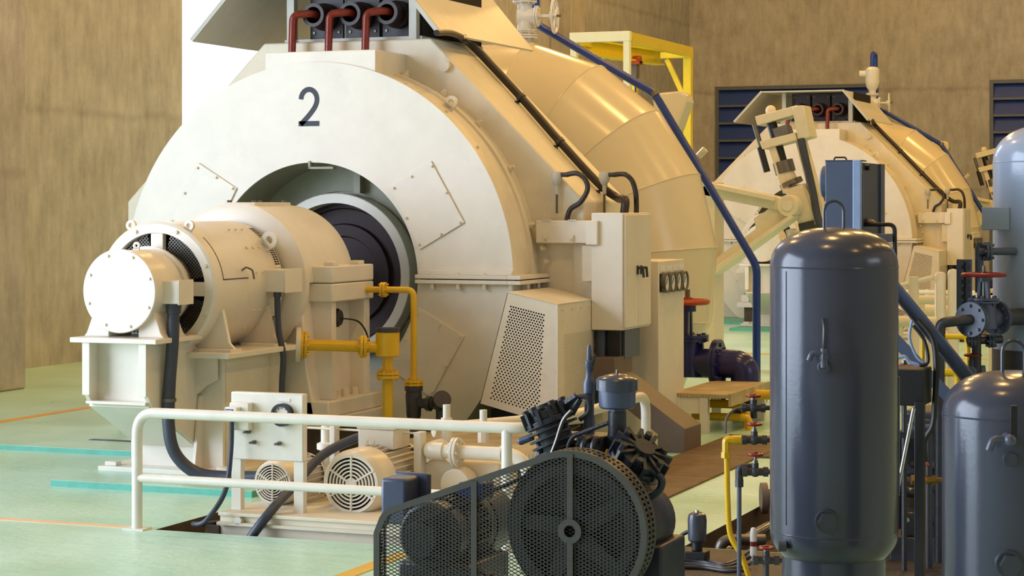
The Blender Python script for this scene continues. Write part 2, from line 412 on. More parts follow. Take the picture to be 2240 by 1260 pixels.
# left wall with its two tall openings
T = .84
mb = MB()
mb.box(XL-T, XL, Y0, -2.5, 0, ZC); mb.box(XL-T, XL, 8.3, 20.7, 0, ZC)
mb.box(XL-T, XL, 23.3, Y1, 0, ZC)
mb.box(XL-T, XL, -2.5, 8.3, 7.6, ZC)
mb.box(XL-T, XL, 20.7, 23.3, 0, .6); mb.box(XL-T, XL, 20.7, 23.3, 8.4, ZC)
struct('wall_left', mb, 'concrete')
struct('trim_1', MB().box(XL, -10.835, 14.3, 15.72, 0, ZC), 'concrete_w', .02)
def louver(name, x0, x1, z0, z1):
    r = struct(name, MB().box(x0, x1, Y1+.12, Y1+.16, z0, z1), 'dark')
    fr = MB(); t = .07
    fr.box(x0, x0+t, Y1-.03, Y1+.16, z0, z1); fr.box(x1-t, x1, Y1-.03, Y1+.16, z0, z1)
    fr.box(x0+t, x1-t, Y1-.03, Y1+.16, z1-t, z1); fr.box(x0+t, x1-t, Y1-.03, Y1+.16, z0, z0+t)
    part('louver_frame', fr, 'lframe', r)
    n = int((z1-z0-2*t)/.325); st = (z1-z0-2*t)/n
    for i in range(n):
        z = z0+t+i*st
        a = MB().hexa([(x0+t, Y1-.01, z+.02), (x1-t, Y1-.01, z+.02), (x1-t, Y1+.11, z+st*1.0), (x0+t, Y1+.11, z+st*1.0)],
                      [(x0+t, Y1-.01, z+.045), (x1-t, Y1-.01, z+.045), (x1-t, Y1+.11, z+st*1.0+.02), (x0+t, Y1+.11, z+st*1.0+.02)])
        sl = part('slat', a, 'louver', r)
        sub('slat_edge', MB().box(x0+t, x1-t, Y1-.022, Y1-.012, z+.005, z+.05), 'lframe', sl)
# back wall around the louvred openings
L1 = (-11.60, -8.25, 0.0, 4.05); L2 = (-6.08, -2.7, 0.0, 4.07)
mb = MB()
mb.box(XL-T, L1[0], Y1, Y1+.4, 0, ZC); mb.box(L1[0], L1[1], Y1, Y1+.4, L1[3], ZC); mb.box(L1[1], L2[0], Y1, Y1+.4, 0, ZC)
mb.box(L2[0], L2[1], Y1, Y1+.4, L2[3], ZC); mb.box(L2[1], XR, Y1, Y1+.4, 0, ZC)
struct('wall_back', mb, 'concrete_w')
louver('window_1', L1[0], L1[1], .02, L1[3]); louver('window_2', L2[0], L2[1], .02, L2[3])
struct('trim_2', MB().box(XL, -11.79, 32.8, 33.5, 0, ZC), 'pilaster', .01)
struct('trim_3', MB().box(XL-T+.02, XL-.01, 23.27, 23.3, .6, 8.4), 'white')
mb = MB()
mb.box(XR, XR+.3, Y0, 5.4, 0, ZC); mb.box(XR, XR+.3, 10.6, Y1, 0, ZC); mb.box(XR, XR+.3, 5.4, 10.6, 0, 3.8); mb.box(XR, XR+.3, 5.4, 10.6, 6.2, ZC)
struct('wall_right', mb, 'concrete_w')
struct('wall_front', MB().box(XL-T, XR, Y0-.3, Y0, 0, ZC), 'concrete_w')
struct('ceiling', MB().box(XL-T, XR, Y0, Y1, ZC, ZC+.3), 'ceil')

# ================================================================== GENERATOR (near, repeated far)
XS, ZS = -6.53, 1.145
YF = 12.88
R0, RH = 1.485, .795
YA = V((0, 1, 0))
gen = thing('generator', (XS, 13.6, 0), 'large cream generator with a round end cover painted with a black 2', 'generator',
            'cream generator in the background standing in front of the blue louvres')
oct_ = [(-1.81, 0), (-1.81, 1.67), (-.66, 2.82), (.66, 2.82), (1.81, 1.67), (1.81, 0)]
part('stator_frame', MB().prism([(XS+x, z) for x, z in oct_], 'Y', 13.4, 14.35), 'cream_soft', gen, .012)
def pol(r, t, y, z0=ZS, x0=XS): return V((x0+r*math.cos(t), y, z0+r*math.sin(t)))
def half_annulus(up, y0, y1, r0, r1):
    m = MB(); n = 72; A = [(PI if not up else 0)+PI*i/n for i in range(n+1)]
    pin = [pol(r0, t, 0) for t in A]; pout = [pol(r1, t, 0) for t in A]
    if not up:
        pout = [V((p.x, 0, max(p.z, .02))) for p in pout]
    vs = [V((p.x, y, p.z)) for y in (y0, y1) for p in pin+pout]; k = n+1; fs = []
    for i in range(n):
        fs += [(i, i+1, k+i+1, k+i), (2*k+i, 3*k+i, 3*k+i+1, 2*k+i+1), (i, 2*k+i, 2*k+i+1, i+1), (k+i, k+i+1, 3*k+i+1, 3*k+i)]
    fs += [(0, k, 3*k, 2*k), (n, 2*k+n, 3*k+n, k+n)]
    return m.add(vs, fs)
up = part('upper_end_cover', half_annulus(True, YF, YF+.02, RH, R0+.006), 'cream', gen)
lo = part('lower_end_cover', half_annulus(False, YF, YF+.02, RH, R0+.006), 'cream', gen)
part('cover_band', half_annulus(True, YF+.02, 13.4, R0-.03, R0-.004), 'cream_soft', gen)
part('cover_band', half_annulus(False, YF+.02, 13.4, R0-.03, R0-.004), 'cream_soft', gen)
mb = MB(); n = 64
mb.ring((XS, 13.26, ZS), (0,-1,0), R0-.006, R0+.014, 0, .05, 72, 0.02, PI-.02, (1,0,0))
part('band_seam', mb, 'cream_soft', gen)
# the split flange, right and left, with bolts below
for sx in (1, -1):
    xa, xb = sorted((XS+sx*(RH+.0), XS+sx*(R0-.0205)))
    for z0, z1 in ((ZS+.004, ZS+.03), (ZS-.03, ZS-.004)):
        fb = MB().box(xa, xb, YF-.05, YF, z0, z1)
        x2, x3 = sorted((XS+sx*(R0-.02), XS+sx*(R0+.075))); fb.box(x2, x3, YF-.05, 13.55, z0, z1)
        part('split_flange', fb, 'cream', gen, .003)
    for i in range(4):
        x = XS+sx*(RH+.12+i*.19); part('bolt', MB().bolt((x, YF-.028, ZS-.03), (0,0,-1), .014, .035).bolt((x, YF-.028, ZS+.03), (0,0,1), .014, .016), 'cream_soft', gen)
    for y in (13.05, 13.25, 13.45):
        part('bolt', MB().bolt((XS+sx*(R0+.045), y, ZS-.03), (0,0,-1), .014, .035), 'cream_soft', gen)
# raised strip above the flange
part('flange_lip', MB().box(XS+RH+.02, XS+R0+.01, YF-.03, YF, ZS+.03, ZS+.062), 'cream', gen, .004)
# bore: shroud, inner ring, rotor
mb = MB().lathe([(RH, YF+.02), (RH, 13.36), (.60, 13.36)], (XS, 0, ZS), (0,1,0), 64)
part('bore_shroud', mb, 'greygreen', gen)
part('air_ring', MB().ring((XS, 0, ZS), (0,1,0), .515, .585, 13.22, 13.37, 64), 'cream', gen, .006)
mb = MB().lathe([(.001, 13.33), (.12, 13.33), (.12, 13.37), (.27, 13.37), (.28, 13.35), (.36, 13.35), (.37, 13.385), (.47, 13.385), (.48, 13.37), (.52, 13.37), (.52, 13.40)], (XS, 0, ZS), (0,1,0), 64)
part('rotor_end', mb, 'maroon', gen)
part('shaft', MB().cyl((XS, 12.4, ZS), (XS, 13.37, ZS), .115, n=32), 'dsteel', gen)
part('shroud_strut', MB().box(XS+.12, XS+.17, 13.28, 13.36, ZS+.585, ZS+.78), 'greygreen', gen)
part('bore_bracket', MB().box(XS-.03, XS+.16, YF-.012, YF+.04, ZS+RH-.045, ZS+RH-.03).box(XS-.03, XS-.015, YF-.012, YF+.04, ZS+RH-.045, ZS+RH+.01), 'greygreen', gen)
# hatch plates
HP = [P(854, 411, Y=YF), P(944, 352, Y=YF), P(1017, 487, Y=YF), P(919, 546, Y=YF)]
for sx in (1, -1):
    for sz in (1, -1):
        q = [(XS+sx*(p.x-XS), ZS+sz*(p.z-ZS)) for p in HP]
        hp = part('hatch_plate', MB().prism(q, 'Y', YF-.014, YF), 'cream', gen, .002)
        for i in range(4):
            a, b = q[i], q[(i+1) % 4]
            for t in (.04, .5):
                x = a[0]+(b[0]-a[0])*t; z = a[1]+(b[1]-a[1])*t
                x += (XS+sx*(sum(p.x for p in HP)/4-XS)-x)*.07; z += (ZS+sz*(sum(p.z for p in HP)/4-ZS)-z)*.07
                sub('bolt', MB().bolt((x, YF-.014, z), (0,-1,0), .009, .016), 'cream_soft', hp)
# bolts and lifting eyes round the band
for i, d in enumerate((14, 30, 45, 58, 70, 112, 126, 140, 155)):
    t = math.radians(d); dv = V((math.cos(t), 0, math.sin(t)))
    part('bolt', MB().bolt(pol(R0, t, 13.31), dv, .024, .03).bolt(pol(R0+.03, t, 13.31), dv, .014, .02), 'cream_soft', gen)
for d in (37, 50, 64):
    t = math.radians(d); dv = V((math.cos(t), 0, math.sin(t)))
    part('bolt', MB().bolt(pol(R0-.006, t, YF+.12), dv, .012, .016), 'cream_soft', gen)
def eye(p, d, n, r, th=.012):
    """flat lifting lug: ring of radius r standing on p along d, facing n"""
    p = V(p); d = V(d).normalized(); m = MB(); m.ring(p+d*r*1.25-V(n).normalized()*th, n, r*.45, r, 0, 2*th, 18)
    m.bar(p-d*.01, p+d*r*.75, r*1.7, 2*th, n); return m
for d in (52, 128):
    t = math.radians(d); dv = V((math.cos(t), 0, math.sin(t))); part('lifting_eye', eye(pol(R0-.01, t, 13.12), dv, (0,1,0), .045), 'cream_soft', gen)
part('inspection_cap', MB().cyl((XS+.78, 13.40, 2.62), (XS+.78, 13.36, 2.62), .04, n=18), 'cream_soft', gen)
# front top box of the leads
part('lead_box', MB().box(XS-.385, XS+.47, YF+.022, 13.4, 2.45, 2.712), 'cream', gen, .006)
# the number 2
def digit_two(cx, cz, w, h, st, y0, y1):
    pts = []
    for i in range(13):   # upper bowl
        t = math.radians(178-i*17.5); pts.append((.5*math.cos(t), .70+.27*math.sin(t)))
    for i in range(1, 9):
        u = i/8; pts.append(((1-u)**2*pts[12][0]+2*u*(1-u)*(.30)+u*u*(-.52), (1-u)**2*pts[12][1]+2*u*(1-u)*.40+u*u*.045))
    hw = st/2; m = MB(); C = [V((cx+p[0]*(w-st), 0, cz+p[1]*h)) for p in pts]; L_, R_ = [], []
    for i, c in enumerate(C):
        d = (C[min(i+1, len(C)-1)]-C[max(i-1, 0)]).normalized(); nn = V((-d.z, 0, d.x))
        L_.append(c+nn*hw); R_.append(c-nn*hw)
    for i in range(len(C)-1):
        q = [L_[i], L_[i+1], R_[i+1], R_[i]]
        m.hexa([V((p.x, y0, p.z)) for p in q], [V((p.x, y1, p.z)) for p in q])
    m.box(cx-w*.5, cx+w*.5, y0, y1, cz, cz+st*.98)
    return m
pb = P(676, 276, Y=YF); pt = P(676, 193, Y=YF)
part('number_marking', digit_two(pb.x, pb.z, .160, pt.z-pb.z, .036, YF-.002, YF+.001), 'ink', gen, label='black numeral 2')
GENSKIP = ('number_marking',)

# ---- hood over the terminals
hd = thing('terminal_hood', (XS, 13.45, 2.82), 'grey sheet hood with sloping wings over three red leads on the numbered generator', 'hood',
           'small sloping hood over brown terminals atop the background generator')
for x in (-6.99, -6.02):
    for y in (13.46, 14.6): part('post', MB().box(x-.03, x+.03, y-.03, y+.03, 2.80, 3.26), 'hood', hd, .003)
part('roof', MB().box(-7.26, -6.08, 13.2, 15.05, 3.26, 3.28), 'hood', hd)
for (xa, za, xb, zb) in ((-7.26, 3.275, -7.67, 2.842), (-6.08, 3.275, -5.72, 2.845)):
    s_ = 1 if xb > xa else -1
    wg = MB().hexa([(xa, 13.2, za), (xb, 13.2, zb), (xb, 15.05, zb), (xa, 15.05, za)], [(xa-.012*s_, 13.2, za-.012), (xb-.012*s_, 13.2, zb-.012), (xb-.012*s_, 15.05, zb-.012), (xa-.012*s_, 15.05, za-.012)])
    wo = part('wing', wg, 'cream' if s_ > 0 else 'hood', hd)
    sub('wing_lip', MB().bar((xa, 13.2, za), (xb, 13.2, zb), .03, .035, (0,1,0)), 'hood', wo)
part('sill', MB().box(-7.05, -5.96, 13.46, 14.6, 2.80, 2.845), 'hood', hd)
part('side_panel', MB().box(-7.2, -6.94, 14.3, 14.33, 2.82, 3.26), 'hood', hd)
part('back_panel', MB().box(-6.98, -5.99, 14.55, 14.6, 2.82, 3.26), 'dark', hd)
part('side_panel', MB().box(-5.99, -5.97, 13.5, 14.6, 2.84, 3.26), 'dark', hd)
for i, cx in enumerate((-6.77, -6.48, -6.19)):
    bp_ = part('bushing_plate', MB().box(cx-.135, cx+.135, 13.58, 13.60, 2.85, 3.25), 'maroon2', hd, .004)
    for bx in (-.1, .1):
        for bz in (2.9, 3.2): sub('bolt', MB().bolt((cx+bx, 13.58, bz), (0,-1,0), .01, .01), 'dsteel', bp_)
    zz = 3.01
    part('bushing', MB().lathe([(.10, 13.58), (.10, 13.52), (.085, 13.50), (.085, 13.36), (.06, 13.36), (.06, 13.50), (.001, 13.50)], (cx, 0, zz), (0,1,0), 28), 'maroon2', hd)
    px_ = cx-.13
    part('lead', MB().tube([(cx, 13.5, zz), (cx, 13.34, zz+.01), (px_, 13.30, zz+.0), (px_, 13.28, 2.69)], .028, 12, .05), 'cable_red', hd)

# ---- main exciter
mx = thing('main_exciter', (XS, 11.3, .82), 'cream barrel-shaped exciter with black mesh vents on the numbered machine', 'exciter',
           'cream barrel exciter of the background generator, behind the grey tank')
RM = .40; YM0, YM1 = 10.81, 11.70
prof = [(RM-.02, YM0+.10), (RM, YM0+.105), (RM, YM1-.02), (RM-.012, YM1)]
part('drum', MB().lathe(prof, (XS, 0, ZS), (0,1,0), 64), 'cream', mx)
# front ring with four mesh windows between arms
rg = part('front_ring', MB().lathe([(.335, YM0+.06), (.335, YM0), (RM-.012, YM0), (RM+.004, YM0+.012), (RM+.004, YM0+.10), (RM-.03, YM0+.10)], (XS, 0, ZS), (0,1,0), 64), 'cream', mx)
part('inner_back', MB().cyl((XS, YM0+.075, ZS), (XS, YM0+.08, ZS), .345, n=48), 'dark', mx)
mb = MB(); mb.ring((XS, 0, ZS), (0,1,0), .17, .22, YM0+.01, YM0+.06, 48)
for k in range(4):
    t = k*PI/2; d = V((math.cos(t), 0, math.sin(t)))
    mb.bar(V((XS, YM0+.03, ZS))+d*.2, V((XS, YM0+.03, ZS))+d*.345, .085, .04, (0,1,0))
part('arm_spider', mb, 'cream', mx, .004)
for k in range(4):
    a0 = k*PI/2+.24; a1 = (k+1)*PI/2-.24
    pg = [(.338*math.cos(a0+(a1-a0)*i/10), .338*math.sin(a0+(a1-a0)*i/10)) for i in range(11)]+[(.21*math.cos(a1-(a1-a0)*i/6), .21*math.sin(a1-(a1-a0)*i/6)) for i in range(7)]
    m = MB()
    for ang in (PI/4, -PI/4):
        for (p, q) in hatch([pg], ang, .0155): m.bar((XS+p[0], YM0+.035, ZS+p[1]), (XS+q[0], YM0+.035, ZS+q[1]), .0028, .0028, (0,1,0))
    part('mesh_screen', m, 'dsteel', mx)
for k in range(8):
    t = k*PI/4+.39; part('bolt', MB().bolt(pol(.367, t, YM0), (0,-1,0), .012, .012), 'cream_soft', mx)
for t in (math.radians(62), math.radians(118)):
    d = V((math.cos(t), 0, math.sin(t))); part('lifting_eye', eye(pol(RM-.012, t, YM0+.05), d, (0,1,0), .032), 'cream', mx)
t = math.radians(38); part('lifting_eye', eye(pol(RM-.012, t, YM1-.12), (math.cos(t), 0, math.sin(t)), (0,1,.0), .055, .014), 'cream', mx)
# rear slotted vent bands
for (a0, a1) in ((18, 62), (-62, -28)):
    m = MB(); n = int((a1-a0)/2.2)
    m.ring((XS, 0, ZS), (0,-1,0), RM-.004, RM+.0035, -(YM1-.03), -(YM1-.10), 20, math.radians(a0-2), math.radians(a1+2), (1,0,0))
    vb = part('vent_band', m, 'cream', mx)
    m2 = MB()
    for i in range(n):
        t0 = math.radians(a0+i*2.2); t1 = t0+math.radians(1.5)
        for yy in (YM1-.094, YM1-.062):
            m2.ring((XS, 0, ZS), (0,-1,0), RM+.003, RM+.0045, -(yy+.026), -yy, 1, t0, t1, (1,0,0))
    sub('vent_slots', m2, 'dark', vb)
# access hatch seam with hook, bolts along the drum
m = MB()
m.ring((XS, 0, ZS), (0,-1,0), RM-.002, RM+.002, -(YM0+.116), -(YM0+.11), 16, math.radians(8), math.radians(50), (1,0,0))
m.ring((XS, 0, ZS), (0,-1,0), RM-.002, RM+.002, -(YM0+.42), -(YM0+.11), 1, math.radians(7.5), math.radians(8.4), (1,0,0))
part('hatch_seam', m, 'castgrey', mx)
t = math.radians(15); q = pol(RM, t, YM0+.36)
part('hatch_hook', MB().tube([q, q+V((.03, 0, .02)), q+V((.045, .05, 0)), q+V((.045, .07, -.055))], .006, 8, .012), 'dsteel', mx)
for d in (12, 36, 60, -22, -40):
    for yy in (11.34, 11.42, 11.5):
        t = math.radians(d); dv = V((math.cos(t), 0, math.sin(t))); part('bolt', MB().bolt(pol(RM-.002, t, yy), dv, .009, .012), 'cream_soft', mx)
# side terminal box on the drum
p0 = V((XS+RM-.02, 11.47, ZS-.04))
tb = part('terminal_box', MB().box(p0.x, p0.x+.15, p0.y-.02, p0.y+.20, p0.z-.0, p0.z+.14), 'cream', mx, .006)
sub('box_lid', MB().box(p0.x+.15, p0.x+.158, p0.y-.025, p0.y+.205, p0.z-.004, p0.z+.144), 'cream', tb, .002)
p1 = p0+V((.08, .02, 0))
part('cable', MB().tube(spline([p1+V((0, 0, .01)), p1+V((0, 0, -.1)), p1+V((.01, 0, -.25)), p1+V((.03, .02, -.40)), p1+V((.02, .02, -.62)), p1+V((.02, .04, -1.05))]), .019, 12), 'hose', mx)
part('cable_gland', MB().cyl(p1, p1+V((0, 0, -.03)), .027, n=8), 'hose', mx)
# feet
for yy in (10.93, 11.5):
    for sx in (1, -1):
        m = MB().prism([(XS+sx*.18, .78), (XS+sx*.47, .78), (XS+sx*.43, .82), (XS+sx*.385, 1.02), (XS+sx*.18, .90)], 'Y', yy, yy+.03)
        m.box(*sorted((XS+sx*.22, XS+sx*.47)), yy-.05, yy+.09, .765, .785)
        part('foot', m, 'cream', mx, .003)

# ---- pilot exciter at the shaft end
pe = thing('pilot_exciter', (XS, 10.6, .89), 'short cream drum with flat bolted end plate at the front of the shaft', 'exciter',
           'small cream end drum of the background generator')
RP = .245
part('drum', MB().lathe([(.001, 10.42), (RP-.01, 10.42), (RP-.008, 10.43), (RP-.008, 10.80), (.22, 10.82)], (XS, 0, ZS), (0,1,0), 56), 'cream', pe)
ep = part('end_plate', MB().lathe([(.001, 10.40), (RP-.004, 10.40), (RP, 10.404), (RP, 10.42), (.2, 10.425)], (XS, 0, ZS), (0,1,0), 56), 'cream', pe)
for k in range(8):
    sub('bolt', MB().bolt(pol(RP-.028, k*PI/4+.35, 10.40), (0,-1,0), .009, .009), 'cream_soft', ep)
part('rear_flange', MB().ring((XS, 0, ZS), (0,1,0), .15, RP+.012, 10.72, 10.74, 48), 'cream', pe)
b0 = V((XS+RP-.06, 10.40, ZS+.0))
tb = part('terminal_box', MB().box(b0.x, b0.x+.15, 10.50, 10.66, ZS-.075, ZS+.06), 'cream', pe, .006)
sub('box_lid', MB().box(b0.x+.15, b0.x+.158, 10.495, 10.665, ZS-.08, ZS+.065), 'cream', tb, .002)
for sx in (1, -1):
    part('foot', MB().prism([(XS+sx*.10, .875), (XS+sx*.27, .875), (XS+sx*.25, .90), (XS+sx*.20, 1.03), (XS+sx*.10, .93)], 'Y', 10.45, 10.70), 'cream', pe, .004)
part('lifting_eye', eye((XS+.02, 10.56, ZS+RP-.01), (0,0,1), (0,1,0), .022, .006), 'cream', pe)

# ---- stand of the exciters
sd = thing('exciter_stand', (XS, 11.0, 0), 'cream welded stand with cantilever bracket carrying the two exciter drums', 'stand',
           'cream welded stand beneath the background exciter')
part('top_plate', MB().box(XS-.29, XS+.29, 10.33, 10.86, .845, .875), 'cream', sd, .004)
part('main_plate', MB().box(XS-.46, XS+.50, 10.80, 11.74, .735, .768), 'cream', sd, .004)
for sx in (1, -1):
    x0, x1 = sorted((XS+sx*.185, XS+sx*.215))
    part('side_plate', MB().prism([(10.36, .845), (10.36, .55), (10.42, .47), (10.92, .20), (10.98, .20), (10.98, .735), (10.86, .845)], 'X', x0, x1), 'cream', sd, .003)
    x2, x3 = sorted((XS+sx*.215, XS+sx*.165))
    part('front_flange', MB().box(x2, x3, 10.345, 10.362, .54, .845), 'cream', sd, .002)
part('front_web', MB().box(XS-.185, XS+.185, 10.46, 10.475, .5, .845), 'cream', sd)
part('bottom_lip', MB().box(XS-.2, XS+.2, 10.36, 10.48, .49, .505), 'cream', sd)
part('slope_plate', MB().hexa([(XS-.2, 10.40, .47), (XS+.2, 10.40, .47), (XS+.2, 10.93, .19), (XS-.2, 10.93, .19)], [(XS-.2, 10.405, .485), (XS+.2, 10.405, .485), (XS+.2, 10.94, .205), (XS-.2, 10.94, .205)]), 'cream', sd)
part('box_front', MB().box(XS-.26, XS+.38, 10.95, 10.98, .04, .735), 'cream', sd, .004)
part('box_side', MB().box(XS+.36, XS+.385, 10.98, 11.68, .04, .735), 'cream_soft', sd, .003)
part('box_side', MB().box(XS-.26, XS-.235, 10.98, 11.68, .04, .735), 'cream_soft', sd, .003)
part('gusset', MB().prism([(XS+.02, .735), (XS+.36, .735), (XS+.36, .60), (XS+.28, .56), (XS+.24, .52), (XS+.20, .50)], 'Y', 10.90, 10.925), 'cream', sd, .002)
part('gusset', MB().hexa([(XS+.22, 10.85, .05), (XS+.24, 10.85, .05), (XS+.24, 10.95, .05), (XS+.22, 10.95, .05)], [(XS+.22, 10.93, .50), (XS+.24, 10.93, .50), (XS+.24, 10.95, .50), (XS+.22, 10.95, .50)]), 'cream', sd)
part('base_plate', MB().box(XS-.40, XS+.52, 10.80, 11.75, .035, .065), 'cream', sd, .004)
for x in (XS-.33, XS+.44, XS+.2):
    part('clamp_block', MB().box(x-.04, x+.04, 10.83, 10.89, .065, .09), 'cream', sd, .003)
part('hand_hole', MB().ring((XS-.02, 10.945, .28), (0,1,0), .012, .024, -.004, .006, 16), 'greygreen', sd)

# ---- heavy hose from pilot exciter down to the floor
m = MB().tube(spline([(b0.x+.09, 10.55, ZS-.07), (b0.x+.09, 10.54, .85), (b0.x+.075, 10.53, .6), (b0.x+.07, 10.53, .36), (b0.x+.10, 10.55, .2), (b0.x+.20, 10.60, .09), (b0.x+.36, 10.64, .062), (b0.x+.62, 10.66, .07)]), .037, 16)
hz = thing('exciter_hose', (b0.x+.3, 10.6, .037), 'thick dark grey hose curving from the small end drum to the floor', 'hose',
           'thick dark hose at the background exciter stand')
part('hose', m, 'hose', hz)
part('hose_gland', MB().cyl((b0.x+.09, 10.55, ZS-.08), (b0.x+.09, 10.548, ZS-.13), .045, n=16), 'hose', hz)
part('hose_clamp', MB().ring((b0.x+.073, 10.53, .50), (0,0,1), .036, .042, 0, .02, 20).box(b0.x-.02, b0.x+.04, 10.52, 10.54, .50, .52), 'dsteel', hz)

# ---- bearing pedestal
bd = thing('bearing_pedestal', (XS, 12.1, 0), 'cream cast bearing pedestal with arched top between exciter and numbered cover', 'bearing',
           'cream arched bearing pedestal of the background generator')
RB = .50
part('cap', MB().ring((XS, 0, ZS), (0,-1,0), .2, RB, -12.50, -11.80, 40, 0, PI, (1,0,0)), 'cream', bd, .012)
part('front_ring', MB().lathe([(.36, 11.74), (RB-.03, 11.74), (RB+.015, 11.77), (RB+.015, 11.82), (RB-.02, 11.84)], (XS, 0, ZS), (0,1,0), 56), 'cream', bd)
part('cap_cover', MB().box(XS-.16, XS+.08, 11.9, 12.4, ZS+RB-.03, ZS+RB+.018), 'cream', bd, .005)
for (x, y) in ((-.13, 11.94), (.05, 11.94), (-.13, 12.36), (.05, 12.36)): part('bolt', MB().bolt((XS+x, y, ZS+RB+.018), (0,0,1), .016, .014), 'dsteel', bd)
for sx in (1, -1):
    x0, x1 = sorted((XS+sx*.44, XS+sx*.636))
    part('shoulder', MB().box(x0, x1, 11.90, 12.52, ZS+.002, ZS+.11), 'cream', bd, .01)
    part('shoulder', MB().box(x0, x1, 11.90, 12.52, ZS-.12, ZS-.002), 'cream', bd, .01)
    for yy in (11.98, 12.36):
        part('bolt', MB().box(XS+sx*.57-.035, XS+sx*.57+.035, yy, yy+.08, ZS+.11, ZS+.135), 'cream', bd, .004)
# tapering body with recessed side panel
mb = MB().prism([(XS-.46, ZS), (XS+.46, ZS), (XS+.50, .62), (XS+.56, .30), (XS-.56, .30), (XS-.50, .62)], 'Y', 11.80, 11.98)
part('front_wall', mb, 'cream', bd, .008)
mb = MB().hexa([(XS+.42, 11.96, .40), (XS+.52, 11.96, .40), (XS+.52, 12.52, .40), (XS+.42, 12.52, .40)], [(XS+.42, 11.98, ZS-.1), (XS+.50, 11.98, ZS-.1), (XS+.50, 12.46, ZS-.1), (XS+.42, 12.46, ZS-.1)])
part('side_wall', mb, 'cream', bd, .005)
for ya, yb in ((11.94, 12.0), (12.42, 12.50)):
    part('side_rib', MB().hexa([(XS+.5, ya-.02, .40), (XS+.62, ya-.02, .40), (XS+.62, yb, .40), (XS+.5, yb, .40)], [(XS+.45, ya, ZS-.12), (XS+.615, ya, ZS-.12), (XS+.615, yb, ZS-.12), (XS+.45, yb, ZS-.12)]), 'cream', bd, .004)
part('foot_block', MB().box(XS-.66, XS+.66, 11.80, 12.60, .30, .40), 'cream', bd, .01)
part('sole_plate', MB().box(XS-.70, XS+.70, 11.74, 12.66, .235, .30), 'cream', bd, .006)
for yy in (12.08, 12.2, 12.34):
    part('bolt', MB().bolt((XS+.58, yy, .40), (0,0,1), .024, .05), 'cream', bd)
part('concrete_base', MB().box(XS-.62, XS+.62, 11.82, 12.60, .0, .235), 'pit', bd)
part('support_post', MB().box(XS+.33, XS+.40, 11.72, 11.78, .03, .235), 'cream_soft', bd)
sb = part('sensor_plug', MB().cyl((XS+.50, 12.12, .915), (XS+.585, 12.12, .915), .052, .052, 18), 'black', bd, .004)
m = MB()
for k in range(8):
    t = k*PI/4; m.bar((XS+.51, 12.12+.052*math.cos(t), .915+.052*math.sin(t)), (XS+.575, 12.12+.052*math.cos(t), .915+.052*math.sin(t)), .014, .014)
sub('grip_rib', m, 'black', sb)
sub('lead_wire', MB().tube(spline([(XS+.585, 12.14, .91), (XS+.64, 12.25, .89), (XS+.66, 12.33, .83), (XS+.68, 12.36, .74)]), .006, 6), 'black', sb)

# ---- yellow oil pipework
def flange(m, p, d, r, th=.022, bolts=6, br=.009):
    p = V(p); d = V(d).normalized(); a, b, _ = frame(d)
    m.cyl(p-d*th, p-d*.002, r, n=24); m.cyl(p+d*.002, p+d*th, r, n=24)
    for k in range(bolts):
        t = 2*PI*k/bolts; q = p+(a*math.cos(t)+b*math.sin(t))*r*.78
        m.cyl(q-d*(th+.012), q+d*(th+.012), br, n=6)
    return m
yo = thing('oil_pipework', (-5.50, 12.1, 0), 'yellow flanged oil pipe and pot beside the bearing pedestal', 'pipe',
           'yellow oil pipe at the background bearing pedestal')
zc_ = .72; A0 = P(665, 755, Y=11.78); B0 = P(848, 760, Y=12.02)
zc_ = B0.z
part('pipe', MB().tube([(A0.x, A0.y, zc_+.02), (B0.x, B0.y, zc_+.0)], .036, 16), 'yellow', yo)
dv = V((B0.x-A0.x, B0.y-A0.y, -.02)).normalized()
m = MB(); flange(m, V((A0.x, A0.y, zc_+.02)), dv, .085, .02, 6); part('flange', m, 'yellow', yo)
part('flange_seat', MB().cyl(V((A0.x, A0.y, zc_+.02))-dv*.05, V((A0.x, A0.y, zc_+.02))-dv*.02, .11, n=24), 'cream', yo)
fx = V((B0.x, B0.y, zc_))-dv*.155
m = MB(); flange(m, fx, dv, .072, .02, 6); part('flange', m, 'yellow', yo)
pot = part('sight_pot', MB().lathe([(.001, -.075), (.07, -.075), (.076, -.07), (.076, .075), (.07, .08), (.001, .08)], (B0.x, B0.y, zc_+.02), (0,0,1), 28), 'yellow', yo)
sub('pot_lid', MB().cyl((B0.x, B0.y, zc_+.10), (B0.x, B0.y, zc_+.125), .078, n=28), 'castgrey', pot)
part('drop_pipe', MB().cyl((B0.x, B0.y, zc_-.05), (B0.x, B0.y, .0), .034, n=18), 'yellow', yo)
m = MB(); flange(m, (B0.x, B0.y, zc_-.175), (0,0,1), .072, .02, 6); part('flange', m, 'yellow', yo)
yv = thing('oil_vent_pipe', (-5.45, 12.45, 0), 'thin yellow pipe with round flange running from pedestal shoulder down to grey valve', 'pipe',
           'thin yellow pipe of the background bearing')
C0 = P(790, 633, Y=12.40); C1 = P(905, 640, Y=12.45); C2 = P(905, 838, Y=12.45)
part('pipe', MB().tube([C0, V((C1.x, C1.y, C0.z)), C2], .021, 14, .05), 'yellow', yv)
m = MB(); d = V((C1.x-C0.x, C1.y-C0.y, 0)).normalized(); flange(m, C0+d*.155, d, .05, .016, 6, .007); part('flange', m, 'yellow', yv)
part('elbow_fitting', MB().cyl(C0-d*.10, C0+d*.03, .03, n=14).cyl(C0-d*.04-V((0,0,.0)), C0-d*.04+V((0,0,.055)), .028, n=14), 'bluegrey', yv)
part('hose_tail', MB().cyl(C0-d*.12, C0-d*.10, .022, n=10), 'bluegrey', yv)
m = MB(); flange(m, C2, (0,0,1), .062, .016, 6, .008); part('flange', m, 'yellow', yv)
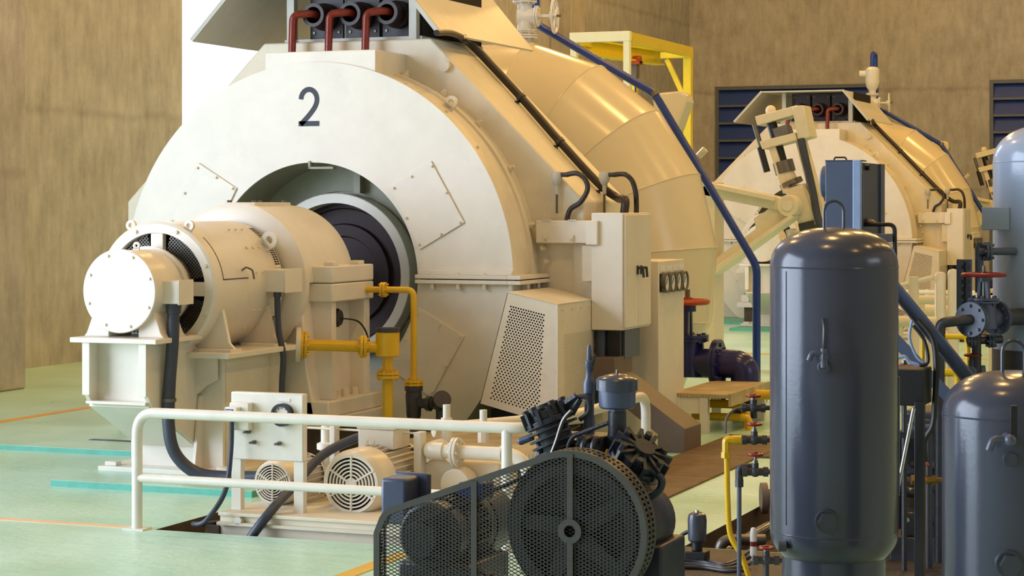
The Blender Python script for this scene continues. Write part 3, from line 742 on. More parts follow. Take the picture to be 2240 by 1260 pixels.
gv = thing('strainer_valve', (C2.x, C2.y, 0), 'dark grey globe valve with round cap under thin yellow pipe', 'valve',
           'dark grey valve below thin yellow pipe of the background bearing')
m = MB().cyl(C2-V((0,0,.02)), C2-V((0,0,.05)), .06, n=20).lathe([(.05, 0), (.055, -.03), (.048, -.16), (.04, -.19), (.04, -.45)], C2-V((0,0,.05)), (0,0,1), 20)
part('body', m, 'castgrey', gv)
part('side_arm', MB().cyl(C2-V((0,0,.13)), C2+V((.22, -.02, -.13)), .033, n=14).cyl(C2+V((.10, -.01, -.13)), C2+V((.13, -.012, -.13)), .05, n=8), 'castgrey', gv)
part('cap', MB().cyl(C2+V((.20, -.03, -.12)), C2+V((.24, -.08, -.09)), .06, n=20).cyl(C2+V((.21, -.02, -.13)), C2+V((.21, -.02, -.26)), .04, n=14), 'castgrey', gv)
part('tail_pipe', MB().cyl(C2+V((.21, -.02, -.26)), C2+V((.21, -.02, -.48)), .022, n=12), 'black', gv)

# ---- perforated guard at the generator's foot
def perforated(m, bl, br, tr, tl, nx, ny, rad, mask=None, nseg=8):
    """sheet with real round holes, between four corners"""
    bl, br, tr, tl = map(V, (bl, br, tr, tl))
    def at(u, v): return (bl*(1-u)+br*u)*(1-v)+(tl*(1-u)+tr*u)*v
    for j in range(ny):
        sh = .5 if j % 2 else 0
        for i in range(-1 if sh else 0, nx):
            u0 = max(0, (i+sh)/nx); u1 = min(1, (i+1+sh)/nx); v0 = j/ny; v1 = (j+1)/ny
            if u1-u0 < 1e-6: continue
            q = [at(u0, v0), at(u1, v0), at(u1, v1), at(u0, v1)]
            if u1-u0 < .9/nx or (mask and not mask((u0+u1)/2, (v0+v1)/2)):
                m.add(q, [(0, 1, 2, 3)]); continue
            c = (q[0]+q[1]+q[2]+q[3])/4; ex = (q[1]-q[0]).normalized(); ez = (q[3]-q[0]).normalized()
            r = rad*min((q[1]-q[0]).length, (q[3]-q[0]).length)
            inner = [c+(ex*math.cos(t)+ez*math.sin(t))*r for t in [2*PI*(k+.5)/nseg-PI*.75 for k in range(nseg)]]
            # corner k sits at angle -135,-45,45,135 deg
            h = nseg//4; fs = []
            for k in range(4):
                for s_ in range(h):
                    fs.append((k, 4+(k*h+s_+0) % nseg, 4+(k*h+s_+1) % nseg))
                fs.append((k, 4+((k+1)*h) % nseg, (k+1) % 4)[0:3])
            # winding: corner -> arc -> next corner
            fs = []
            for k in range(4):
                a = [4+((k*h+s_-h//2) % nseg) for s_ in range(h+1)]
                for s_ in range(h): fs.append((k, a[s_+1], a[s_]))
                fs.append((k, (k+1) % 4, a[h]))
            m.add(q+inner, fs)
    return m
gd = thing('perforated_guard', (-4.85, 13.0, .2), 'cream tapered guard box with perforated sheet sides beside the numbered generator', 'guard',
           'cream perforated guard box beside the background generator')
gY0, gY1, gX = 12.60, 13.52, -4.627
TLg, BLg, TRg, BRg = V((-4.97, gY0, 1.075)), V((-5.165, gY0, .345)), V((gX, gY0, 1.0)), V((gX, gY0, .215))
def lerp(a, b, t): return a+(b-a)*t
def gp(u, v): return lerp(lerp(BLg, BRg, u), lerp(TLg, TRg, u), v)
# frame of the front sheet round the perforated field
U0, U1, Vv0, Vv1 = .10, .78, .06, .90
m = MB(); qo = [gp(0,0), gp(1,0), gp(1,1), gp(0,1)]; qi = [gp(U0,Vv0), gp(U1,Vv0), gp(U1,Vv1), gp(U0,Vv1)]
m.add(qo+qi, [(0,1,5,4),(1,2,6,5),(2,3,7,6),(3,0,4,7)])
perforated(m, *qi, 14, 37, .36, None)
part('front_sheet', m, 'cream_soft', gd)
m = MB()
s0 = lambda y, z: V((gX, y, z))
qo = [s0(gY0,.215), s0(gY1,.16), s0(gY1,1.0), s0(gY0,1.0)]; qi = [s0(gY0+.13,.30), s0(gY1-.10,.26), s0(gY1-.10,.80), s0(gY0+.13,.80)]
m.add(qo+qi, [(0,1,5,4),(1,2,6,5),(2,3,7,6),(3,0,4,7)]); perforated(m, *qi, 24, 42, .34)
part('side_sheet', m, 'cream_soft', gd)
m = MB().hexa([TLg+V((0,0,-.004)), TRg+V((0,0,-.004)), TRg+V((0,gY1-gY0,-.004)), TLg+V((0,gY1-gY0,-.004))], [TLg+V((0,-.004,.004)), TRg+V((.004,-.004,.004)), TRg+V((.004,gY1-gY0,.004)), TLg+V((0,gY1-gY0,.004))])
part('top_sheet', m, 'cream_soft', gd)
part('left_sheet', MB().hexa([BLg, TLg, TLg+V((0,.7,0)), BLg+V((0,.7,0))], [BLg+V((.006,0,0)), TLg+V((.006,0,0)), TLg+V((.006,.7,0)), BLg+V((.006,.7,0))]), 'cream_soft', gd)
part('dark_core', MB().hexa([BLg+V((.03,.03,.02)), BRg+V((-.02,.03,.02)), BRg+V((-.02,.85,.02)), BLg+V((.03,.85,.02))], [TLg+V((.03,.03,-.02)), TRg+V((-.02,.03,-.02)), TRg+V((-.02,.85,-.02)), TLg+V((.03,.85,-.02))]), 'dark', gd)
part('dark_gap_block', MB().box(-5.12, -4.66, 12.68, 13.38, .0, .30), 'dark', gd)  # darkness of the gap under the guard, made as a solid near-black block
part('corner_strip', MB().bar(TRg+V((.003,-.003,0)), BRg+V((.003,-.003,0)), .012, .012), 'cream', gd)
for t in (.1, .3, .5, .7, .9): part('screw', MB().bolt(s0(gY0+.03+t*(gY1-gY0-.06), .965), (1,0,0), .009, .008), 'cream', gd)
for t in (.2, .45, .7): part('screw', MB().bolt(gp(.97, t), (0,-1,0), .008, .007), 'cream', gd)
part('leg', MB().box(gX-.08, gX-.03, gY0+.05, gY0+.1, .0, .24), 'cream_soft', gd)
part('leg', MB().box(gX-.08, gX-.03, gY1-.1, gY1-.05, .0, .2), 'cream_soft', gd)

# ---- instrument trough on the generator side
tr = thing('cable_trough', (-4.8, 13.3, 1.39), 'horizontal cream trough with two latches fixed to the side of the numbered generator', 'trough',
           'horizontal cream trough on the side of the background generator')
part('body', MB().box(-5.03, -4.66, 13.28, 13.385, 1.385, 1.54), 'cream', tr, .006)
part('end_box', MB().box(-4.655, -4.57, 13.24, 13.385, 1.375, 1.54), 'cream', tr, .006)
for x in (-4.955, -4.765):
    part('latch', MB().box(x-.011, x+.011, 13.262, 13.282, 1.40, 1.44).cyl((x, 13.262, 1.405), (x, 13.28, 1.405), .013, n=10), 'cream_soft', tr)
    part('hinge', MB().box(x-.03, x+.03, 13.272, 13.30, 1.538, 1.546), 'cream_soft', tr)
part('bracket', MB().box(-4.70, -4.585, 13.3, 13.40, 1.13, 1.37), 'cream_soft', tr)
for dz in (0, .09):
    part('clamp_bolt', MB().cyl((-5.0+dz*.3, 13.38, 1.35-dz), (-5.0+dz*.3, 13.33, 1.35-dz), .018, n=8).cyl((-5.0+dz*.3, 13.33, 1.35-dz), (-5.0+dz*.3, 13.31, 1.35-dz), .01, n=8), 'cream_soft', tr)

# ---- column behind the trough, cabinet with double doors
part('side_column', MB().box(XS+1.74, XS+1.90, 13.38, 13.44, 0, 1.38), 'cream_soft', gen)
cb = thing('control_cabinet', (-4.5, 13.56, .8), 'cream wall cabinet with two doors and black handles on the numbered generator', 'cabinet',
           'cream wall cabinet on the side of the background generator')
cX = -4.40
part('body', MB().box(-4.625, cX, 13.27, 13.87, .80, 1.592), 'cream', cb, .006)
for a, b in ((13.285, 13.565), (13.57, 13.855)):
    d_ = part('door', MB().box(cX, cX+.014, a, b, .815, 1.58), 'cream', cb, .004)
    yy = 13.54 if a < 13.4 else 13.62
    h = MB().box(cX+.014, cX+.024, yy-.014, yy+.014, 1.17, 1.23).cyl((cX+.02, yy, 1.215), (cX+.06, yy, 1.215), .009, n=10).cyl((cX+.055, yy, 1.22), (cX+.06, yy+.004, 1.15), .009, n=10)
    sub('handle', h, 'castgrey', d_, label='dark metal door handle')
part('gland_box', MB().box(-4.57, -4.45, 13.36, 13.75, .60, .80), 'black', cb)
part('gland_plate', MB().box(-4.45, -4.435, 13.42, 13.75, .60, .80), 'bluegrey', cb)

# ---- sloping cable on the generator's shoulder
def PS(px, py, off=0.0):
    a = (px-1120)/F; b = (py-YH)/F; d = V((CT*a-ST, ST*a+CT, -b))
    t = (2.82+XS+.66+off*1.414-HC)/(d.x+d.z); return V((0, 0, HC))+d*t
cp = [PS(1012, 82, .10), PS(1042, 108, .05), PS(1140, 213, .045), PS(1225, 310, .045), PS(1310, 402, .045)]
ck = thing('armoured_cable', (cp[2].x, cp[2].y, cp[2].z), 'thick dark cable running down the sloping shoulder of the numbered generator', 'cable',
           'thick dark cable down the shoulder of the background generator')
q = cp[-1]
part('cable', MB().tube(spline(cp+[V((q.x+.14, q.y+.0, q.z-.10)), V((-4.50, 13.62, 1.68)), V((-4.50, 13.6, 1.58))], 8), .03, 14), 'cable', ck)
for i, (px, py) in enumerate(((1140, 213), (1225, 310), (1318, 408))):
    c_ = PS(px, py, .045); dd = (cp[3]-cp[2]).normalized()
    part('clamp', MB().cyl(c_-dd*.015, c_+dd*.015, .035, n=14).bar(c_+V((-.02,-.05,-.03)), c_+V((-.02,.03,-.03)), .02, .012), 'castgrey', ck)
part('cable', MB().tube(spline([PS(1012, 82, .10), PS(985, 72, .16), PS(955, 72, .2)]), .022, 10), 'cable', ck)

# ---- thermometer heads with hoses
def sensor(c, pts, label, far):
    t_ = thing('sensor_head', c, label, 'sensor', far)
    c = V(c)
    part('head', MB().lathe([(.001, .035), (.03, .035), (.038, .02), (.038, -.02), (.022, -.05), (.014, -.06), (.014, -.12), (.001, -.12)], c, (0,0,1), 18), 'hood', t_)
    part('gland', MB().cyl(c+V((.03, 0, .015)), c+V((.085, 0, .015)), .017, n=10), 'castgrey', t_)
    part('probe', MB().cyl(c-V((0,0,.10)), c-V((0,0,.25)), .009, n=8), 'dsteel', t_)
    part('hose', MB().tube(spline([c+V((.07, 0, .015))]+pts), .018, 12), 'cable', t_)
s1 = P(1218, 387, Y=13.36); sensor(s1, [P(a, b, Y=13.35) for a, b in ((1262, 379), (1280, 392), (1285, 415), (1270, 442), (1248, 458), (1240, 482))], 'grey sensor head with black hose curving down to the cream trough', 'grey sensor head with hose on the background generator')
s2 = P(1322, 387, Y=13.75); sensor(s2, [P(a, b, Y=13.72) for a, b in ((1366, 381), (1382, 394), (1390, 418), (1392, 440), (1392, 468))], 'grey sensor head with black hose running into the cabinet top', 'grey sensor head with hose above the background cabinet')

# ---- spiral casing of the turbine
YC_, RMJ, RMN = 16.40, 1.235, .655
sp = thing('spiral_casing', (XS, YC_, 0), 'huge glossy cream spiral turbine casing of welded segments behind the numbered generator', 'turbine casing',
           'cream segmented spiral turbine casing of the background machine')
NS = 19
def tor(t, u, k=1.0):
    R = RMJ+RMN*k*math.cos(u); return V((XS+R*math.cos(t), YC_+RMN*k*math.sin(u), ZS+R*math.sin(t)))
for i in range(NS):
    t0 = 2*PI*(i+.25)/NS; t1 = 2*PI*(i+1.25)/NS; n = 40; m = MB()
    vs = [tor(t, 2*PI*j/n) for t in (t0, t1) for j in range(n)]
    m.add(vs, [(j, (j+1) % n, n+(j+1) % n, n+j) for j in range(n)])
    part('casing_segment', m, 'casing', sp, sharp=60)
    part('weld_seam', MB().tube([tor(t0, 2*PI*j/40, 1.0) for j in range(40)], .006, 6, closed=True), 'casing', sp)
part('stay_ring', MB().ring((XS, YC_, ZS), (0,1,0), .5, RMJ-.2, -.6, .6, 60), 'casing', sp)
# welded rounded lug plate and stub
lg = P(1432, 200, Y=18.3); 
pl = [P(1425, 205, Y=18.2), P(1485, 199, Y=18.2), P(1497, 205, Y=18.2), P(1502, 222, Y=18.2), P(1480, 285, Y=18.2), P(1440, 300, Y=18.2)]
part('lug_plate', MB().prism([(p.x, p.z) for p in pl], 'Y', 18.2, 18.45), 'casing', sp, .02)
part('lug_arm', MB().bar((pl[4].x-.5, 18.3, pl[4].z-.3), (pl[4].x-.05, 18.3, pl[4].z+.02), .2, .2), 'casing', sp)
m = MB(); q = P(1528, 342, Y=17.05); part('drain_cock', MB().cyl(q, q+V((.06,0,.06)), .03, n=10).cyl(q+V((.05,-.03,.05)), q+V((.05,.03,.05)), .018, n=8), 'casing', sp)

# ---- white gate valve on top of the casing
def wheel(c, ax, R, r, spokes=5, hub=.0):
    c = V(c); a, b, d = frame(ax); m = MB()
    m.tube([c+(a*math.cos(2*PI*i/24)+b*math.sin(2*PI*i/24))*R for i in range(24)], r, 8, closed=True)
    for k in range(spokes):
        t = 2*PI*k/spokes; m.cyl(c, c+(a*math.cos(t)+b*math.sin(t))*R, r*.75, n=6)
    m.cyl(c-d*r*1.6, c+d*r*1.6, max(hub, r*1.8), n=10); return m
def gate_valve(name, c, pd, sd_, s, bm_, wm, label, far=None, group=None, cat='valve', wf=1.0):
    """flanged gate valve: c centre, pd pipe direction, sd_ stem direction, s pipe radius"""
    c = V(c); pd = V(pd).normalized(); sd_ = V(sd_).normalized()
    t_ = thing(name, c, label, cat, far, group)
    part('body', MB().cyl(c-pd*s*2.0, c+pd*s*2.0, s, n=18).cyl(c-sd_*s*.9, c+sd_*s*1.5, s*1.25, s*1.1, n=18), bm_, t_)
    for k in (-1, 1):
        m = MB(); flange(m, c+pd*k*s*2.1, pd, s*1.65, s*.22, 8, s*.16); part('flange', m, bm_, t_)
    m = MB(); flange(m, c+sd_*s*1.7, sd_, s*1.45, s*.22, 6, s*.15); part('bonnet_flange', m, bm_, t_)
    a, b, _ = frame(sd_); m = MB()
    sdv = pd.cross(sd_).normalized()
    for k in (-1, 1):
        m.bar(c+sd_*s*1.9+sdv*k*s*.5, c+sd_*s*3.6+sdv*k*s*.35, s*.3, s*.4, pd)
    m.cyl(c+sd_*s*3.5, c+sd_*s*3.9, s*.6, n=12); part('yoke', m, bm_, t_)
    part('stem', MB().cyl(c+sd_*s*1.8, c+sd_*s*5.0, s*.18, n=10), 'dsteel', t_)
    part('handwheel', wheel(c+sd_*s*4.15, sd_, s*1.7*wf, s*.19), wm, t_)
    return t_
gvc = P(1148, 36, Y=16.4)
gate_valve('gate_valve', gvc, (0,0,1), (1,.15,0), .062, 'white', 'white', 'white flanged gate valve with white handwheel on top of the near spiral casing', 'white gate valve on top of the background casing', wf=1.35)
sv = thing('air_vessel', (gvc.x, gvc.y, gvc.z-.4), 'white riser pipe with flanges standing on top of the near spiral casing', 'pipe', 'white air vessel below blue bend on the background casing')
part('riser', MB().cyl((gvc.x, gvc.y, 2.96), (gvc.x, gvc.y, gvc.z-.14), .07, n=20), 'white', sv)
m = MB(); flange(m, (gvc.x, gvc.y, gvc.z-.17), (0,0,1), .11, .018, 8, .01); part('flange', m, 'white', sv)
part('vessel', MB().lathe([(.05, .14), (.06, .20), (.09, .24), (.11, .32), (.11, .52), (.07, .56), (.001, .57)], gvc, (0,0,1), 22), 'white', sv)
part('side_stub', MB().cyl(gvc+V((-.2,0,.46)), gvc+V((0,0,.46)), .05, n=14), 'white', sv)

# ---- long blue pipe over the casing
Yb = 16.93
b1, b2, b3 = P(1172, 52, Y=Yb-.25), P(1432, 205, Y=Yb), P(1655, 582, Y=Yb)
bp0 = thing('cooling_pipe', (b3.x, Yb, 0), 'long blue pipe bending over the near spiral casing down to the floor', 'pipe', 'blue pipe bending over the background casing')
part('pipe', MB().tube([gvc+V((.0, 0, .55)), gvc+V((0, 0, .78)), V((b1.x, b1.y, gvc.z+.78)), b1, b2, b3, V((b3.x, Yb, 0))], .034, 14, .07), 'blue', bp0)
for z in (.02,):
    part('floor_flange', MB().cyl((b3.x, Yb, 0), (b3.x, Yb, .03), .09, n=20), 'navy', bp0)
part('pipe_clamp', MB().ring(b2+V((0,0,0)), (b3-b2), .03, .042, -.02, .02, 16), 'dsteel', bp0)

# ---- gauge column
gc = thing('gauge_column', (-4.5, 14.29, 0), 'narrow cream column with four round dial gauges in a row', 'instrument panel', 'narrow cream gauge column of the background machine')
gX2 = -4.37
part('body', MB().box(-4.62, gX2, 13.98, 14.60, 0, 1.25), 'cream', gc, .006)
gp_ = part('gauge_plate', MB().box(gX2, gX2+.006, 14.0, 14.6, 1.03, 1.16), 'black', gc)
for k in range(4):
    yy = 14.08+k*.148
    g_ = part('gauge', MB().lathe([(.001, .02), (.06, .02), (.066, .022), (.07, .03), (.07, 0)], (gX2+.006, yy, 1.095), (1,0,0), 28), 'dial', gc)
    sub('needle', MB().bar((gX2+.028, yy-.012, 1.08), (gX2+.028, yy+.022, 1.125), .006, .002, (1,0,0)), 'ink', g_)
    sub('bezel', MB().ring((gX2+.006, yy, 1.095), (1,0,0), .062, .072, 0, .034, 28), 'dsteel', g_)
    part('name_plate', MB().box(gX2, gX2+.004, yy-.06, yy+.06, 1.172, 1.21), 'dial', gc)

# ---- brown cable duct sloping from under the cabinet to the floor
bu = thing('cable_duct', (-4.2, 13.4, 0), 'brown sheet-metal duct slanting from under the cream cabinet to the floor', 'duct', 'brown duct slanting below the background cabinet')
part('duct', MB().prism([(-4.60, .62), (-4.44, .62), (-4.44, .50), (-3.95, .16), (-3.95, 0), (-4.14, 0), (-4.14, .12), (-4.60, .46)], 'Y', 13.22, 13.60), 'brown', bu, .004)
part('conduit', MB().cyl((-4.58, 13.34, .80), (-4.58, 13.32, .30), .035, n=12), 'hose', bu)

# ---- blue sluice valve with elbow
vz = P(1512, 790, Y=15.65); vz.z = P(1555, 795, Y=15.65).z
gate_valve('sluice_valve', vz+V((-.03,0,0)), (1,0,0), (0,0,1), .115, 'navy', 'redor', 'dark blue flanged sluice valve with orange handwheel behind the gauge column', 'dark blue sluice valve of the background machine', wf=.8)
be = thing('water_elbow', (vz.x+.45, 15.65, 0), 'glossy dark blue pipe elbow bending down to the floor beside yellow pipes', 'pipe', 'dark blue pipe elbow of the background machine')
part('elbow', MB().tube([vz+V((.24, 0, 0)), vz+V((.43, 0, 0)), V((vz.x+.45, 15.65, 0))], .112, 24, .20, 12), 'navy', be)
part('drain_stub', MB().cyl(vz+V((.22, 0, -.1)), vz+V((.22, 0, -.30)), .06, n=14).cyl(vz+V((.22,0,-.22)), vz+V((.22,0,-.25)), .11, n=18), 'navy', be)

# ---- yellow oil pipes near the step
for k, (y_, r_, pts) in enumerate(((14.9, .032, [(-4.35, .17), (-3.98, .17), (-3.98, -.02)]), (15.1, .036, [(-4.25, .23), (-3.72, .23), (-3.72, .0)]), (14.75, .028, [(-4.35, .09), (-3.92, .09), (-3.92, 0)]))):
    o_ = single('oil_line', MB().tube([(x, y_, z) for x, z in pts], r_, 14, .12), 'yellow', (pts[2][0], y_, 0),
           ('yellow bent oil pipe, middle one beside the cream step', 'yellow bent oil pipe, tallest beside the cream step', 'yellow bent oil pipe, lowest beside the cream step')[k], 'pipe', group='yellow pipes by the step')

# ---- step stool with checker top
stp = thing('step_platform', (-4.1, 14.9, 0), 'low cream step with checker-plate top by the gauge column', 'step', 'low cream step by the background gauge column')
part('tread', MB().box(-4.42, -3.98, 14.42, 15.55, .255, .285), 'checker', stp, .004)
part('skirt', MB().box(-4.36, -4.14, 14.43, 14.45, .14, .255), 'cream', stp)
part('skirt', MB().box(-3.985, -3.965, 14.42, 15.55, .20, .29), 'checker', stp)
for x, y in ((-4.17, 14.45), (-4.38, 14.45), (-4.02, 15.5), (-4.38, 15.5)): part('leg', MB().box(x-.03, x+.03, y-.03, y+.03, 0, .255), 'cream', stp, .003)

# ---- checker platform in front of the guard
cpf = thing('checker_platform', (-4.6, 11.9, 0), 'raised cream checker-plate platform at the foot of the numbered generator', 'platform', 'raised cream checker-plate platform of the background machine')
part('deck', MB().box(-5.30, -3.95, 11.30, 12.55, .17, .195), 'checker', cpf, .004)
part('lip', MB().box(-5.30, -3.95, 11.285, 11.30, .12, .195), 'checker', cpf)
for x in (-5.2, -4.6, -4.05):
    for y in (11.4, 12.45): part('leg', MB().box(x-.03, x+.03, y-.03, y+.03, 0, .17), 'cream', cpf)
matp = thing('checker_floor_plates', (-3.9, 12.5, 0), 'brown checker plates laid flush on the floor beside the slanting duct', 'floor plate', 'brown checker plates on the floor of the background machine')
ye = [10.95, 12.05, 13.15, 14.35]
for i in range(3): part('plate', MB().box(-4.42 if i < 1 else -3.95, -3.43, ye[i]+.006, ye[i+1]-.006, .001, .012), 'mat', matp, .003)
part('plate', MB().box(-3.425, -2.98, 13.156, 14.35, .001, .012), 'mat', matp, .003)

# ---- railing round the pump pit
rl = thing('guard_rail', (-4.5, 9.12, 0), 'cream tubular guard rail with two bars round the pump pit', 'railing', 'cream tubular guard rail behind the grey tank in the background')
xL, xR_, yR, zT, zM, yE = -5.618, -3.50, 9.118, .594, .262, 10.96
part('top_rail', MB().tube([(xL, yR, 0), (xL+.0, yR, zT), (xR_, yR, zT), (xR_, yE, zT), (xR_, yE, 0)], .027, 14, .11, 8), 'rail', rl)
part('middle_rail', MB().tube([(xL+.01, yR, zM), (xR_, yR, zM), (xR_, yE, zM)], .023, 12, .08, 6), 'rail', rl)
part('post', MB().cyl((-3.60, yR, 0), (-3.60, yR, zT), .026, n=14), 'rail', rl)
for x, y in ((xL, yR), (-3.60, yR), (xR_, yE)): part('foot_plate', MB().box(x-.06, x+.06, y-.045, y+.045, 0, .008), 'rail', rl)

# ---- pump skid with two electric motors
sk = thing('pump_skid', (-4.6, 9.6, -.16), 'cream steel skid frame with bolted front plate in the pit', 'skid', 'cream skid frame in the background pit')
part('front_beam', MB().box(-5.22, -3.80, 9.26, 9.30, -.15, .085), 'cream_soft', sk, .004)
part('top_plate', MB().box(-5.22, -3.80, 9.24, 10.6, .075, .092), 'cream_soft', sk, .003)
part('front_flange', MB().box(-5.22, -3.80, 9.225, 9.262, .03, .045), 'cream_soft', sk)
part('bottom_flange', MB().box(-5.05, -3.80, 9.20, 9.262, -.06, -.035), 'cream_soft', sk)
part('weld_bead', MB().tube([(-5.2+.02*i, 9.256, .027+.003*random.random()) for i in range(70)], .005, 6), 'rail', sk)
for k in range(10): part('bolt', MB().bolt((-4.93+k*.095, 9.215, -.035), (0,-.2,1), .011, .018), 'rail', sk)
part('plug', MB().cyl((-5.10, 9.27, .055), (-5.10, 9.225, .055), .02, n=12), 'rail', sk)
part('side_lug', MB().box(-5.30, -5.22, 9.25, 9.27, -.15, .02), 'pit', sk)
def motor(front, R, L, label, far, mat='cream', fins=34, boxtop=True, nslot=6, feet_z=.092, ax=(0,1,0)):
    f = V(front); t_ = thing('electric_motor', (f.x, f.y+L/2, feet_z), label, 'motor', far)
    Z = lambda r, h: (r, h)
    part('fan_cowl', MB().lathe([(R*.80, .002), (R*.86, 0), (R*.95, .02), (R, .05), (R, L*.30), (R*.97, L*.31)], f, (0,1,0), 48), mat, t_)
    part('cowl_dark', MB().cyl(f+V((0,.02,0)), f+V((0,.024,0)), R*.84, n=32), 'dark', t_)
    m = MB(); k = 6
    for i in range(k+1):
        r0 = R*(.16+.64*i/k); m.ring(f, (0,1,0), max(.001, r0-R*.023), r0+R*.023, .0, .012, 40)
    part('grille_rings', m, mat, t_)
    m = MB().cyl(f+V((0,-.001,0)), f+V((0,.012,0)), R*.18, n=24)
    part('grille_hub', m, mat, t_)
    for i in range(nslot):
        t = 2*PI*i/nslot+PI/nslot*0+.52; d = V((math.cos(t), 0, math.sin(t))); part('grille_spoke', MB().bar(f+V((0,.004,0))+d*R*.1, f+V((0,.004,0))+d*R*.83, R*.055, .014, (0,1,0)), mat, t_)
    part('frame', MB().cyl(f+V((0,L*.30,0)), f+V((0,L*.9,0)), R*.86, n=40), mat, t_)
    m = MB()
    for i in range(fins):
        t = 2*PI*i/fins; d = V((math.cos(t), 0, math.sin(t))); m.bar(f+V((0,L*.31,0))+d*R*.92, f+V((0,L*.88,0))+d*R*.92, R*.035, R*.16, d)
    part('cooling_fins', m, mat, t_, kind='stuff')
    part('end_shield', MB().lathe([(R*.98, L*.86), (R*.98, L*.90), (R*.7, L*.97), (R*.3, L*1.0), (.001, L*1.0)], f, (0,1,0), 40), mat, t_)
    part('shaft', MB().cyl(f+V((0,L*.95,0)), f+V((0,L*1.15,0)), R*.18, n=16), 'dsteel', t_)
    for s_ in (-1, 1):
        part('foot', MB().box(*sorted((f.x+s_*R*.45, f.x+s_*R*1.02)), f.y+L*.38, f.y+L*.85, feet_z, feet_z+R*.16).box(*sorted((f.x+s_*R*.6, f.x+s_*R*.8)), f.y+L*.4, f.y+L*.83, feet_z, f.z-R*.5), mat, t_, .003)
    if boxtop:
        tb_ = part('terminal_box', MB().box(f.x-R*.55, f.x+R*.65, f.y+L*.45, f.y+L*.78, f.z+R*.85, f.z+R*1.45), mat, t_, .006)
        sub('box_lid', MB().box(f.x-R*.58, f.x+R*.68, f.y+L*.44, f.y+L*.79, f.z+R*1.45, f.z+R*1.53), mat, tb_, .003)
        part('lifting_eye', eye((f.x, f.y+L*.36, f.z+R*.9), (0,0,1), (0,1,0), R*.16, .006), mat, t_)
    return t_
motor((-4.60, 9.5, .232), .172, .62, 'larger cream motor with round fan grille on the pump skid', 'cream motor with fan grille in the background pit')
motor((-5.075, 9.55, .205), .122, .42, 'smaller cream motor with round fan grille under the small gauge panel', 'small cream motor in the background pit', fins=26, boxtop=False)

# ---- pump and white pipework
pu = thing('oil_pump', (-4.1, 10.0, .09), 'cream cast oil pump block with flanged white pipe beside the larger motor', 'pump', 'cream oil pump in the background pit')
wz = .368
part('pump_body', MB().box(-4.22, -3.98, 9.98, 10.25, .092, .31), 'cream_soft', pu, .012)
part('pump_body', MB().cyl((-4.30, 9.93, .21), (-4.30, 10.3, .21), .115, n=24), 'cream_soft', pu, .006)
part('coupling_ring', MB().cyl((-4.18, 9.86, .20), (-4.18, 9.98, .20), .085, n=22), 'cream_soft', pu, .006)
part('white_pipe', MB().tube([(-4.33, 9.9, wz), (-3.87, 9.9, wz), (-3.79, 9.9, wz-.06), (-3.79, 9.9, .09)], .036, 16, .1), 'rail', pu)
part('elbow', MB().tube([(-4.26, 9.9, wz), (-4.345, 9.9, wz), (-4.345, 10.1, wz)], .046, 16, .06), 'rail', pu)
m = MB(); flange(m, (-4.19, 9.9, wz), (1,0,0), .075, .016, 8, .009); part('flange', m, 'rail', pu)
part('collar', MB().cyl((-3.945, 9.9, wz), (-3.93, 9.9, wz), .042, n=18), 'rail', pu)
part('return_pipe', MB().tube([(-4.45, 10.2, .44), (-4.1, 10.55, .46), (-3.85, 10.9, .47)], .038, 16), 'cream_soft', pu)
part('bracket', MB().box(-4.415, -4.375, 9.86, 9.94, .09, .465), 'rail', pu, .004)
part('bracket', MB().box(-4.90, -4.87, 9.86, 9.92, .09, .50), 'rail', pu, .003)
part('rod', MB().cyl((-5.05, 9.9, .46), (-4.40, 9.9, .455), .006, n=8), 'rail', pu)
for x, z in ((-4.33, .52), (-4.12, .50)):
    part('relief_fitting', MB().cyl((x, 10.1, .40), (x, 10.1, z), .032, n=8).cyl((x, 10.1, z), (x, 10.1, z+.07), .02, n=12), 'rail', pu)
part('check_valve', MB().lathe([(.03, .1), (.055, .16), (.055, .22), (.03, .25), (.03, .33), (.05, .34), (.05, .37), (.028, .38), (.028, .46), (.02, .47), (.001, .47)], (-4.98, 9.98, .0), (0,0,1), 18), 'rail', pu)

# ---- small gauge panel on legs
gpn = thing('instrument_stand', (-5.0, 9.35, .09), 'white standing panel with one black-rimmed dial and valve knobs', 'instrument panel', 'white panel with dial in the background pit')
pxL, pxR, pz0, pz1, pyF = -5.207, -4.795, .35, .693, 9.35
part('board', MB().box(pxL, pxR, pyF, pyF+.05, pz0, pz1), 'rail', gpn, .006)
for x in (pxL+.02, pxR-.035): part('leg', MB().box(x-.02, x+.035, pyF+.005, pyF+.045, .09, pz0), 'rail', gpn, .002)
gx, gz = P(621, 905, Y=pyF).x, P(621, 907, Y=pyF).z
g_ = part('gauge', MB().lathe([(.001, .02), (.042, .02), (.048, .03), (.055, .028), (.057, 0)], (gx, pyF, gz), (0,-1,0), 32), 'dial', gpn)
sub('bezel', MB().ring((gx, pyF, gz), (0,-1,0), .043, .058, 0, .034, 32), 'black', g_)
sub('needle', MB().bar((gx-.012, pyF-.024, gz+.006), (gx+.026, pyF-.024, gz-.014), .005, .002, (0,1,0)), 'ink', g_)
for k in range(9):
    t = math.radians(-45+k*33.75); d = V((math.cos(t), 0, math.sin(t))); sub('tick', MB().bar(V((gx, pyF-.022, gz))+d*.031, V((gx, pyF-.022, gz))+d*.039, .003, .001, (0,1,0)), 'ink', g_)
part('name_plate', MB().box(gx-.035, gx+.035, pyF-.003, pyF, gz+.066, gz+.082), 'dial', gpn)
q = P(531, 875, Y=pyF)
part('switch_box', MB().box(q.x-.05, q.x+.06, pyF-.05, pyF, q.z-.15, q.z-.01), 'rail', gpn, .005)
sw = part('connector_block', MB().box(q.x-.055, q.x+.015, pyF-.09, pyF-.05, q.z-.10, q.z-.03), 'dial', gpn, .004)
